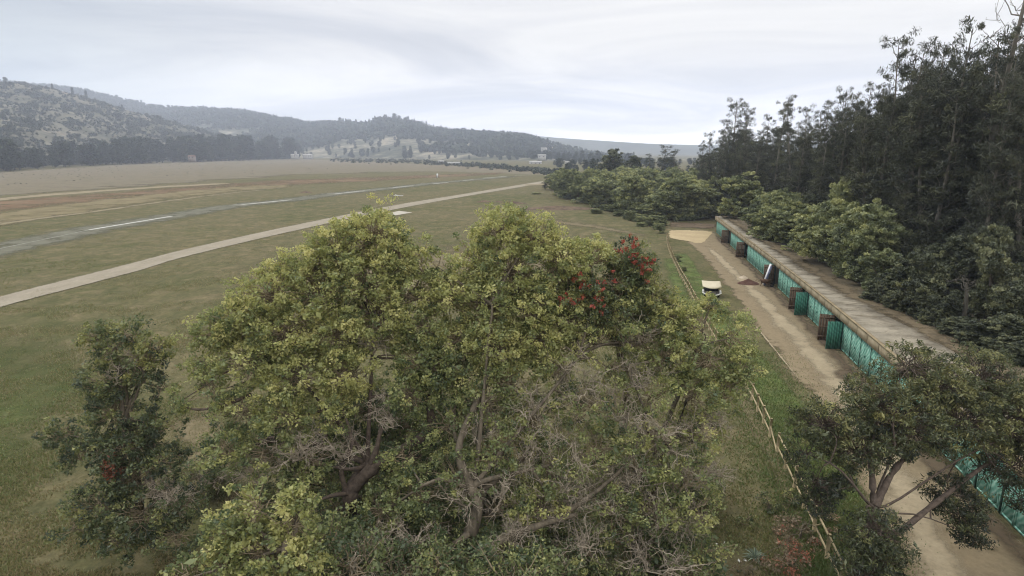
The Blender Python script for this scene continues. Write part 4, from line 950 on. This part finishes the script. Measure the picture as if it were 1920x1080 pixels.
sky_e = skyline([(1290, 300), (1318, 272), (1362, 235), (1385, 205), (1450, 215), (1502, 195), (1560, 195), (1592, 180), (1640, 170), (1664, 160), (1690, 125), (1720, 95), (1770, 95), (1830, 80), (1905, 85), (2100, 60)])
for k in range(285):
    px = 1300 + 700 * rng.random() ** 1.4; Y = EY(px) * rng.uniform(.94, 1.4)
    put_euc(px, float(sky_e(px)) + rng.uniform(8, 95), Y, wide=rng.uniform(.9, 1.25))

# ------------------------------------------------------------------ bushes
TOP = {}
def bush_proto(i, mat, ncl=52, per=150, L=.23, W=.12, name='bush', cat='bush'):
    """acacia-like bush about 6 m tall: overlapping flat tiers of foliage"""
    nl = 13; LP = []; parts = []
    for j in range(nl):
        a = rng.uniform(0, 2 * np.pi); rr = rng.uniform(.2, 1.9); zc = rng.uniform(1.0, 4.9) - .45 * rr
        c = np.array([np.cos(a) * rr, np.sin(a) * rr, zc]); r = rng.uniform(1.0, 1.7)
        n = ncl // 2; d = unit(n); C = c + d * r * (.55 + .5 * rng.random((n, 1))) * np.array([1, 1, .62]); C[:, 2] = np.maximum(C[:, 2], .25)
        v, q = clump_leaves(C, rng.uniform(.25, .5, n), per // 2, L, W, .5, .9)
        LP.append((v, q, np.repeat(.5 + .17 * rng.normal(size=n), per // 2) + .08 * rng.normal(size=len(q))))
        parts.append(tubes(curve([(0, 0, 0), c * np.array([.3, .3, .5]), c], 6)[None], np.linspace(.10, .03, 6)[None], 5))
    v, q = join(parts)
    TOP[name + str(i)] = max(l[0][:, 2].max() for l in LP); r = thing(name, (0, 0, 0), 'x', cat, 'x'); link('crown', leafmesh('crown', LP, mat), r); link('trunk', mesh_np('trunk', v, q, mats=[bark], smooth=True), r)
    return r
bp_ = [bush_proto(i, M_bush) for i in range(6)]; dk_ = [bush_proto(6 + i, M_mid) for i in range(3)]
BG = 'bushes of the thicket beyond the yard'; BL = 'rounded grey green bush in the thicket between runway end and grove'
def put_bush(px, py_top, Y, wpx, lab, grp, i=None, dark=False):
    top = at(px, py_top, Y); z0 = bank_z(top[0], Y) if top[0] > wall_x(min(Y, 119)) + dep_of(min(Y, 119)) else 0.0
    i = random.randrange(6) if i is None else i
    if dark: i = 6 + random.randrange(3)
    s = max(.12, (top[2] - z0) / TOP['bush%d' % i]); w = wpx / F * Y * 1.03 / 6.4
    return place((bp_ + dk_)[i], (top[0], Y, z0), random.uniform(0, 6.28), (w, w, s), lab, grp)
def clear_y(px, Y, wpx):                    # far enough back to stand on the bank, clear of the roof
    while Y < 118 and (px - 960) / F * Y * 1.02 - wall_x(Y) < dep_of(Y) + .9 + .36 * wpx / F * Y: Y += 1.0
    return Y
def bank_bush(px, py_base, py_top, wpx, lab, grp=None):
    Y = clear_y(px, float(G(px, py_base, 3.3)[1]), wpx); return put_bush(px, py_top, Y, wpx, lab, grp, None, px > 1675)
# thicket: upper edge and floor of the belt between px 1035 and 1420
thick_top = skyline([(1030, 340), (1060, 312), (1100, 305), (1150, 302), (1200, 302), (1280, 306), (1340, 318), (1420, 340), (1500, 370)])
thick_base = skyline([(1030, 352), (1060, 372), (1100, 385), (1150, 398), (1200, 408), (1240, 416), (1300, 412), (1340, 410), (1420, 400), (1500, 400)])
for k in range(165):
    px = rng.uniform(1045, 1440); f = rng.random() ** 1.3
    yb = thick_base(px) - f * (thick_base(px) - 345) * .8 - 1
    Y = float(G(px, yb)[1]); h = rng.uniform(5.5, 10.5)
    yt = 540 - F * math.tan(math.atan2(h - H, Y) + PITCH)
    yt = max(yt, float(thick_top(px)) - 2 + rng.uniform(0, 8))
    put_bush(px, yt, Y, rng.uniform(6.5, 11) / Y * F, BL, BG)
for (px, py, Y, w), lab in zip([(1112, 352, 205, 70), (1046, 322, 300, 36)], ['broad dark bush at the left front of the thicket', 'dark dense tree at the far left end of the thicket beside the taxiway']):
    put_bush(px, py, Y, w, lab, None)
# bushes behind the sheds
SG = 'green bushes on the bank behind the sheds'
for px, pb, py, w, lab in [(1470, 455, 358, 120, 'light green rounded bush behind the far half of the sheds'), (1565, 492, 370, 140, 'largest light green bush on the bank behind the sheds'), (1630, 525, 440, 100, 'green bush low on the bank below the largest light green bush'),
                          (1400, 430, 320, 110, 'grey green bush where thicket and grove meet'), (1735, 585, 466, 110, 'olive bush standing before the dark grove right of the light green bushes'),
                          (1685, 560, 480, 90, 'small dark bush between olive bush and light green bushes'), (1880, 600, 418, 120, 'tall olive bush at the right edge below the eucalyptus'), (1935, 640, 510, 130, 'dark bush at the right edge beside the roof end'), (1800, 610, 545, 70, 'low dark bush near a pale thin trunk'),
                          (1520, 470, 425, 80, 'green bush hanging over the shed roof litter'), (1900, 690, 590, 110, 'dark bush at the right edge behind the weeping tree'), (1430, 440, 385, 80, 'green bush low behind the far roof end'), (1650, 500, 370, 100, 'dull olive bush rising behind the largest light green bush'), (1590, 470, 330, 90, 'dull olive bush in front of the grove centre')]:
    bank_bush(px, pb, py, w, lab)
for k in range(26):
    px = rng.uniform(1425, 1665); wm = rng.uniform(4.0, 7.5); Y = clear_y(px, float(np.interp(px, [1425, 1665], [88, 50])), wm / 60 * F * 60 / float(np.interp(px, [1425, 1665], [92, 56]))) + rng.uniform(0, 6)
    h = rng.uniform(3.2, 7.2) + 3.3
    put_bush(px, 540 - F * math.tan(math.atan2(h - H, Y) + PITCH), Y, wm / Y * F, 'light green bush in the row growing on the bank right behind the sheds', 'light bushes behind the sheds')
for k in range(26):
    px = rng.uniform(1610, 1930); pb = np.interp(px, [1610, 1700, 1800, 1930], [555, 600, 640, 690]) + rng.uniform(-40, 0); wm = rng.uniform(1.4, 3.0); Y = clear_y(px, float(G(px, pb, 3.3)[1]), wm / 45 * F * .7); h = rng.uniform(.7, 2.0) + 3.3
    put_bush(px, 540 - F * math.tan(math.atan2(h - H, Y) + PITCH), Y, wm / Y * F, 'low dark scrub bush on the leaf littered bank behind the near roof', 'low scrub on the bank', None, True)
for k in range(75):
    px = rng.uniform(1440, 1960); pb = np.interp(px, [1440, 1560, 1650, 1750, 1960], [436, 478, 508, 545, 590]) + rng.uniform(-40, 4)
    wm = rng.uniform(2.6, 5.0); Y = float(G(px, pb, 3.3)[1]); Y = clear_y(px, Y, wm / Y * F); h = rng.uniform(1.8, 6.5) + 3.4
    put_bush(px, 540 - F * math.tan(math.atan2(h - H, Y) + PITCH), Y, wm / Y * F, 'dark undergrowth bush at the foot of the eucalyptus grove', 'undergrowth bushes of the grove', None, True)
for px, py, Y, w, lab in [(1006, 366, 222, 26, 'small green shrub beside the slim tree at the taxiway end'), (1270, 478, 84, 18, 'small bush grown into the far part of the fence'), (1283, 500, 77, 12, 'tiny weed bush on the yard side of the fence'), (1330, 578, 58, 60, 'bush beside the fence just below the parked cart')]:
    put_bush(px, py, Y, w, lab, None)
for k in range(22):
    px = rng.uniform(1110, 1248); pb = np.interp(px, [1110, 1180, 1248], [397, 415, 437]) + rng.uniform(-12, 3); Y = float(G(px, pb)[1]); h = rng.uniform(.7, 2.6)
    put_bush(px, 540 - F * math.tan(math.atan2(h - H, Y) + PITCH), Y, rng.uniform(2, 4.5) / Y * F, 'low bush along the front edge of the thicket left of the sand', 'low bushes edging the thicket')
# round eucalyptus tops beyond the thicket and the slim tree
put_bush(1158, 277, 262, 78, 'broad round topped tree rising behind the thicket', None, 1, True)
put_bush(1190, 290, 258, 56, 'lower round topped tree right of the broad one behind the thicket', None, 2, True)
put_euc(1240, 272, 235, 'slender dark tree with two tops rising above the thicket', protos[1]).scale = (1.05, 1.05, .63)
put_euc(1264, 280, 232, 'small dark tree beside the slender tree above the thicket', protos[3]).scale = (1.15, 1.15, .58)
put_euc(1215, 300, 245, 'low ragged tree between the round and the slender trees', protos[5]).scale = (1.0, 1.0, .52)
put_euc(1022, 336, 250, 'slim leaning tree standing at the near end of the taxiway', protos[6]).scale = (.6, .6, .22)
mb = MB(); pA = G(1802, 612, 3.4); pB = at(1812, 530, pA[1])
V, Q = tubes(curve([pA, (pA + pB) / 2 + np.array([.15, 0, 0]), pB], 8)[None] - pA, np.linspace(.16, .09, 8)[None], 8); mb.add(V, Q)
rt_ = thing('dead_tree', pA, 'pale thin leafless trunk standing before the dark grove at right', 'tree'); mb.build('trunk', bark_pale, rt_, smooth=True)
v, q = join(bare_twigs(pB - pA, .8, 6, 3, 2, .03)[0]); link('branches', mesh_np('branches', v, q, mats=[bark_pale]), rt_)

# ------------------------------------------------------------------ distant trees
def far_proto(name, h, w, n, per, L, conifer=False, mat=M_far):
    z = rng.uniform(.12 if not conifer else .15, 1, n) * h; f = z / h
    rad = (w * (1 - f) + .25) if conifer else w * np.sqrt(np.clip(1 - ((f - .55) / .5) ** 2, .05, 1))
    a = rng.uniform(0, 2 * np.pi, n); rr = rad * np.sqrt(rng.random(n)); C = np.stack([np.cos(a) * rr, np.sin(a) * rr, z], 1)
    v, q = clump_leaves(C, L * 1.3, per, L, L * .6, .8, .4)
    t = np.repeat(.5 + .18 * rng.normal(size=n), per) + .06 * rng.normal(size=len(q))
    r = thing(name, (0, 0, 0), 'x', 'tree', 'x'); link('crown', leafmesh('crown', [(v, q, t)], mat), r)
    link('trunk', mesh_np('trunk', *tubes(np.array([[(0, 0, 0), (.1, 0, h * .4), (0, 0, h * .85)]]), np.array([[.35, .25, .08]]), 6), mats=[bark_pale]), r)
    return r
fp_ = [far_proto('valley_tree', 18, 4.2, 120, 14, 1.1), far_proto('valley_tree', 18, 5.2, 130, 14, 1.2), far_proto('valley_tree', 18, 3.2, 100, 14, 1.0)]
bt_ = [far_proto('belt_tree', 18, 4.2, 120, 14, 1.1), far_proto('belt_tree', 18, 5.2, 130, 14, 1.2), far_proto('belt_tree', 18, 3.2, 100, 14, 1.0)]
cp_ = [far_proto('ridge_conifer', 18, 3.6, 70, 12, 1.4, True), far_proto('ridge_conifer', 18, 2.8, 60, 12, 1.3, True), far_proto('ridge_tree', 18, 5.5, 70, 12, 1.6)]
TL = 'dark tree in the long belt of trees at the foot of the scrubby hill'; TG = 'trees in the belt below the scrubby hill'
for k in range(215):
    px = rng.uniform(-60, 560) if k > 30 else rng.uniform(330, 545)
    b = np.interp(px, [-60, 0, 200, 400, 560], [430, 480, 690, 960, 1230]) * rng.uniform(1.0, 1.13)
    top = np.interp(px, [-60, 0, 70, 100, 250, 300, 430, 470, 540, 560], [262, 264, 285, 272, 262, 262, 258, 262, 258, 275]) + rng.uniform(-6, 22)
    p = at(px, top, b); s = p[2] / 18
    if s < .15: continue
    place(bt_[k % 3], (p[0], b, 0), random.uniform(0, 6.28), (s * rng.uniform(.9, 1.4),) * 2 + (s,), TL, TG)
for k in range(75):
    px = rng.uniform(1035, 1400); Y = rng.uniform(360, 900); top = rng.uniform(294, 312); p = at(px, top, Y); s = max(.3, p[2] / 18)
    place(fp_[k % 3], (p[0], Y, 0), random.uniform(0, 6.28), (s * 1.5, s * 1.5, s), 'distant tree on the flat land beyond the thicket', 'trees on the flat land beyond the thicket')
VL = 'small dark tree on the lower slope below the wooded ridge'; VG = 'trees on the lower slope below the ridge'
for k in range(170):
    px = rng.uniform(560, 1120); t = rng.random() ** 1.6 * .35
    p = f2(px, t); s = rng.uniform(.35, .95)
    if t < .04 or True:
        place(fp_[k % 3], p - Z * .5, random.uniform(0, 6.28), (s * 1.3, s * 1.3, s), VL, VG)
RL = 'tree standing on the skyline of the wooded ridge'; RG = 'trees along the skyline of the ridge'
for k in range(260):
    px = rng.uniform(480, 1120) if k > 25 else rng.uniform(330, 480)
    dens = fbm(px / 22.0, 1.0)
    if dens < .36: continue
    p = f2(px, rng.uniform(.93, 1.0)); s = rng.uniform(.4, 1.0) * (.5 + dens) * float(np.interp(px, [330, 560, 720, 900], [.55, .7, 1.3, 1.15]))
    place(cp_[k % 3], p - Z * 1.5, random.uniform(0, 6.28), (s, s, s), RL, RG)
for px, s, lab in [(78, .75, 'largest lone tree on top of the scrubby hill'), (45, .5, 'lone small tree on the hill top left of the largest one'), (95, .38, 'low tree just right of the largest hill top tree')]:
    p = f1(px, .99); place(fp_[1], p - Z * .5, 0, (s, s, s * .8), lab, None)
for px, t, s, lab in [(192, .93, 1.0, 'dark conifer near the hill shoulder, left one of a pair'), (215, .95, 1.0, 'dark conifer near the hill shoulder, right one of a pair'), (275, .92, .8, 'single dark tree on the lower hill shoulder'), (158, .96, .7, 'small dark tree at the start of the hill shoulder')]:
    p = f1(px, t); place(cp_[0], p - Z * .5, 0, s, lab, None)
# scrub: nearest bushes one by one, the rest as one mass
def blob(n, per, L, sx=1.0):
    C = unit(n) * rng.random((n, 1)) ** .5 * np.array([1.0, 1.0, .7]) + Z * .6
    v, q = clump_leaves(C, .45, per, L, L * .7, .8, .5); return v, q
sp_ = []
for i in range(4):
    v, q = blob(14, 9, .55); sp_.append(mesh_np('hill_bush', v, q, tint=np.clip(.5 + .2 * rng.normal(size=len(q)), 0, 1), mats=[M_scrub]))
HL = 'dark bush dotted among many on the pale scrubby hillside'; HG = 'bushes dotted over the scrubby hill'
npx = 9500; PX = rng.uniform(-80, 560, npx); TT = rng.random(npx) ** .9
dn = fbm(PX / 26, TT * 14); k_ = dn + rng.normal(size=npx) * .12 > .40; PX, TT = PX[k_], TT[k_]
PP = f1(PX, TT); sz = rng.uniform(1.0, 1.0, len(PX)) * np.exp(rng.normal(size=len(PX)) * .42 + .55) * (1 + .5 * (dn[k_] - .4))
big = np.argsort(-(sz / PP[:, 1]))
inframe = [i for i in big if PX[i] > 0][:290]
for j, i in enumerate(inframe):
    o = link('hill_bush', sp_[j % 4], None, PP[i]); o.scale = (float(sz[i]) * 1.15, float(sz[i]) * 1.15, float(sz[i])); o.rotation_euler = (0, 0, random.uniform(0, 6.28)); tag(o, HL, 'bush', HG)
rest = [i for i in range(len(PX)) if i not in set(inframe)]
def mass(name, P, S, n, per, L, mat, label, tall=1.0):
    Vs = []; Qs = []; T = []; nn = 0
    pv = [blob(n, per, L) for _ in range(6)]
    for j in range(len(P)):
        v, q = pv[j % 6]; a = random.uniform(0, 6.28); c_, s_ = math.cos(a), math.sin(a)
        w = v @ np.array([[c_, s_, 0], [-s_, c_, 0], [0, 0, tall]]) * S[j] + P[j]
        Vs.append(w); Qs.append(q + nn); nn += len(v); T.append(np.full(len(q), random.gauss(.5, .2)) + .08 * rng.normal(size=len(q)))
    o = link(name, mesh_np(name, np.concatenate(Vs), np.concatenate(Qs), tint=np.clip(np.concatenate(T), 0, 1), mats=[mat])); return tag(o, label, 'vegetation', None, 'stuff')
mass('hill_scrub', PP[rest], sz[rest], 9, 6, .7, M_scrub, 'low scrub scattered over the pale hillside at left')
nf = 9000; PX = rng.uniform(60, 1180, nf); TT = rng.random(nf) ** .75
PQ = f2(PX, TT); dn = fbm(PQ[:, 0] / 170, PQ[:, 1] / 170); thr = np.interp(TT, [0, .32, .5, 1], [.54, .52, .36, .22]); k_ = dn > thr; PQ = PQ[k_]
mass('ridge_forest', PQ, rng.uniform(4.5, 9, len(PQ)), 7, 5, .8, M_far, 'dense forest covering the wooded ridge', 1.2)
# scrub tufts on the far meadow
nm = 420; px = rng.uniform(-50, 620, nm); pyy = np.interp(px, [-50, 0, 300, 560, 620], [328, 322, 305, 299, 300]) + rng.random(nm) ** 2 * 26
PM = np.array([G(a, b) for a, b in zip(px, pyy)]); mass('meadow_scrub', PM, rng.uniform(.15, .5, nm), 8, 6, .8, M_scrub, 'low dark scrub tufts along the far edge of the meadow', .45)
nm = 900; px = rng.uniform(620, 1060, nm); pyy = np.interp(px, [620, 760, 900, 1060], [300, 303, 311, 326]) + rng.normal(size=nm) * 2.2
PM = np.array([G(a, max(b, 293)) for a, b in zip(px, pyy)]); mass('meadow_scrub', PM, rng.uniform(.8, 2.4, nm), 6, 5, .8, M_scrub, 'hedge like scrub at the far end of the runway field', .9)

# ------------------------------------------------------------------ far houses
m_hw = simple('house_white', (0.36, 0.35, 0.33), (0.5, 0.49, 0.47), .3, .8); m_hr = simple('house_roof_grey', (0.42, 0.40, 0.38), (0.6, 0.58, 0.55), .3, .8); m_hrb = simple('house_roof_brown', (0.2, 0.12, 0.09), (0.3, 0.18, 0.13), .3, .9)
m_win = simple('window_dark', (0.03, 0.03, 0.035), (0.06, 0.06, 0.07), 1, .3)
def house(px, py, Y, w, d, h, roofm, label, rz=0, upper=False, wallm=None):
    p = at(px, py, Y); r = thing('house', p, label, 'building', None, R(rz)); wallm = wallm or m_hw
    mb = MB(); mb.bx(-w / 2, w / 2, -d / 2, d / 2, -4, h); mb.build('wall', wallm, r)
    rb = MB(); e = .5
    rb.hexa([(-w / 2 - e, -d / 2 - e, h + .01), (w / 2 + e, -d / 2 - e, h + .01), (w / 2 + e, d / 2 + e, h + .01), (-w / 2 - e, d / 2 + e, h + .01), (-w / 2 - e, -.1, h + d * .25), (w / 2 + e, -.1, h + d * .25), (w / 2 + e, .1, h + d * .25), (-w / 2 - e, .1, h + d * .25)]); rb.build('roof', roofm, r)
    nw = max(2, int(w / 4))
    for i in range(nw):
        x = -w / 2 + (i + .5) * w / nw; mb = MB(); mb.bx(x - .6, x + .6, -d / 2 - .06, -d / 2 + .02, h * .35, h * .8); mb.build('window' if i != nw // 2 else 'door', m_win, r)
    if upper:
        mb = MB(); mb.bx(-w * .05, w * .28, -d * .3, d * .3, h + .5, h + 5.5); mb.build('tower', wallm, r)
        mb = MB(); mb.hexa([(-w * .10, -d * .38, h + 5.51), (w * .33, -d * .38, h + 5.51), (w * .33, d * .38, h + 5.51), (-w * .10, d * .38, h + 5.51), (w * .10, -.1, h + 7.2), (w * .13, -.1, h + 7.2), (w * .13, .1, h + 7.2), (w * .10, .1, h + 7.2)]); mb.build('roof', roofm, r)
    return r
house(553, 294.5, 1150, 13, 8, 3.4, m_hr, 'white house with a small upper storey at the edge of the far meadow', 8, True)
house(577, 294.5, 1160, 16, 8, 3.2, m_hr, 'long low white building right of the white house with an upper storey', 4)
house(360, 297.5, 860, 8, 6, 3, m_hrb, 'small reddish roofed house among trees below the scrubby hill', 0, False, simple('house_pink', (.24, .19, .17), (.30, .25, .22), .4, .9))
house(827, 306, 800, 7, 5, 2.8, m_hw, 'tiny white hut at the far end of the meadow')
house(851, 310.5, 700, 13, 6, 2.6, m_hw, 'low white roofed building right of the tiny white hut')
house(1016, 296, 870, 11, 7, 3.0, m_hw, 'white roofed house on the slope at the end of the valley', -6)
house(1004, 308, 780, 15, 6, 2.4, m_hr, 'long grey roofed building below the white roofed house', 3)
house(1066, 310, 640, 6, 5, 3, m_hw, 'small pale building half hidden by the thicket')
house(1020, 281, 1200, 11, 7, 2.5, m_hr, 'pale roof among trees high on the ridge end', 5)

# ------------------------------------------------------------------ air, light, sky
hz = MB(); hz.bx(-3900, 3900, -400, 4050, -40, 330)
m, nt, out = new_mat('haze_air'); pv = N(nt, 'ShaderNodeVolumePrincipled')
pv.inputs['Color'].default_value = (0.76, 0.83, 0.99, 1); pv.inputs['Density'].default_value = 0.00030; pv.inputs['Anisotropy'].default_value = 0.2
nt.links.new(pv.outputs[0], out.inputs['Volume'])
haze = hz.build('haze', m); haze['kind'] = 'stuff'; haze['label'] = 'thin pale haze lying in the valley'; haze['category'] = 'haze'

w = bpy.data.worlds.new('World'); sc.world = w; w.use_nodes = True
nt = w.node_tree; nt.nodes.clear()
out = N(nt, 'ShaderNodeOutputWorld'); bg = N(nt, 'ShaderNodeBackground'); bg.inputs['Strength'].default_value = 0.1
SUN_EL, SUN_AZ = R(52), R(-60)             # azimuth from +Y towards +X
sky = N(nt, 'ShaderNodeTexSky', sky_type='NISHITA'); sky.sun_disc = False; sky.sun_elevation = SUN_EL; sky.sun_rotation = SUN_AZ; sky.dust_density = 3
tc = N(nt, 'ShaderNodeTexCoord'); sep = N(nt, 'ShaderNodeSeparateXYZ'); nt.links.new(tc.outputs['Generated'], sep.inputs[0])
z = math_n(nt, 'MAXIMUM', sep.outputs['Z'], 0.0)
dv = math_n(nt, 'ADD', z, 0.14)
cb = N(nt, 'ShaderNodeCombineXYZ')
nt.links.new(math_n(nt, 'DIVIDE', sep.outputs['X'], dv), cb.inputs[0]); nt.links.new(math_n(nt, 'DIVIDE', sep.outputs['Y'], dv), cb.inputs[1])
mp = N(nt, 'ShaderNodeMapping'); mp.inputs['Scale'].default_value = (0.6, 0.8, 1); mp.inputs['Location'].default_value = (3.1, 0.4, 0); nt.links.new(cb.outputs[0], mp.inputs[0])
n1 = noise(nt, 0.85, 8, 0.55, mp.outputs[0], 0.8)
cl = ramp(nt, n1, [(0.32, (6.1, 6.25, 6.6)), (0.42, (7.1, 7.15, 7.4)), (0.5, (8.3, 8.2, 8.2)), (0.6, (9.6, 9.4, 9.1)), (0.7, (10.6, 10.3, 9.9))])
zen = N(nt, 'ShaderNodeMapRange'); zen.inputs[1].default_value = 0.25; zen.inputs[2].default_value = 1.0; zen.inputs[3].default_value = 1.0; zen.inputs[4].default_value = 2.3
nt.links.new(z, zen.inputs[0])
cl = mixc(nt, 1.0, cl, zen.outputs[0], 'MULTIPLY')
hg = N(nt, 'ShaderNodeMapRange', interpolation_type='SMOOTHSTEP'); hg.inputs[1].default_value = 0.0; hg.inputs[2].default_value = 0.17; hg.inputs[3].default_value = 2.0; hg.inputs[4].default_value = 1.0
nt.links.new(z, hg.inputs[0]); cl = mixc(nt, 1.0, cl, hg.outputs[0], 'MULTIPLY')
lf = N(nt, 'ShaderNodeMapRange', interpolation_type='SMOOTHSTEP'); lf.inputs[1].default_value = -0.75; lf.inputs[2].default_value = -0.22; lf.inputs[3].default_value = 0.0; lf.inputs[4].default_value = 1.0
nt.links.new(sep.outputs['X'], lf.inputs[0])
lfc = mixc(nt, lf.outputs[0], (0.52, 0.60, 0.66), (1.0, 1.0, 1.0)); cl = mixc(nt, 1.0, cl, lfc, 'MULTIPLY')
cov = ramp(nt, noise(nt, 0.5, 5, 0.5, mp.outputs[0]), [(0.3, (0.86,) * 3), (0.55, (0.98,) * 3)])
mix = N(nt, 'ShaderNodeMix', data_type='RGBA'); nt.links.new(cov, mix.inputs[0]); nt.links.new(sky.outputs[0], mix.inputs[6]); nt.links.new(cl, mix.inputs[7])
nt.links.new(mix.outputs[2], bg.inputs[0]); nt.links.new(bg.outputs[0], out.inputs[0])

sl_ = bpy.data.lights.new('sun', 'SUN'); sl_.energy = 1.5; sl_.angle = R(12); sl_.color = (1.0, 0.96, 0.88)
so = bpy.data.objects.new('sun', sl_); col.objects.link(so)
dx = np.array([math.sin(SUN_AZ) * math.cos(SUN_EL), math.cos(SUN_AZ) * math.cos(SUN_EL), math.sin(SUN_EL)])
from mathutils import Vector
so.rotation_euler = Vector(dx).to_track_quat('Z', 'Y').to_euler()

cam = bpy.data.cameras.new('camera'); cam.sensor_width = 36; cam.lens = F / 1920 * 36; cam.clip_end = 20000; cam.clip_start = 0.1
co = bpy.data.objects.new('camera', cam); col.objects.link(co); co.location = (0, 0, H); co.rotation_euler = (R(90) - PITCH, 0, 0)
sc.camera = co
sc.view_settings.view_transform = 'Standard'; sc.view_settings.look = 'None'; sc.view_settings.exposure = 0.18; sc.view_settings.gamma = 1
sc.cycles.max_bounces = 6; sc.cycles.diffuse_bounces = 3; sc.cycles.transparent_max_bounces = 12; sc.cycles.volume_bounces = 1
sc.cycles.use_denoising = True; sc.cycles.filter_width = 1.1
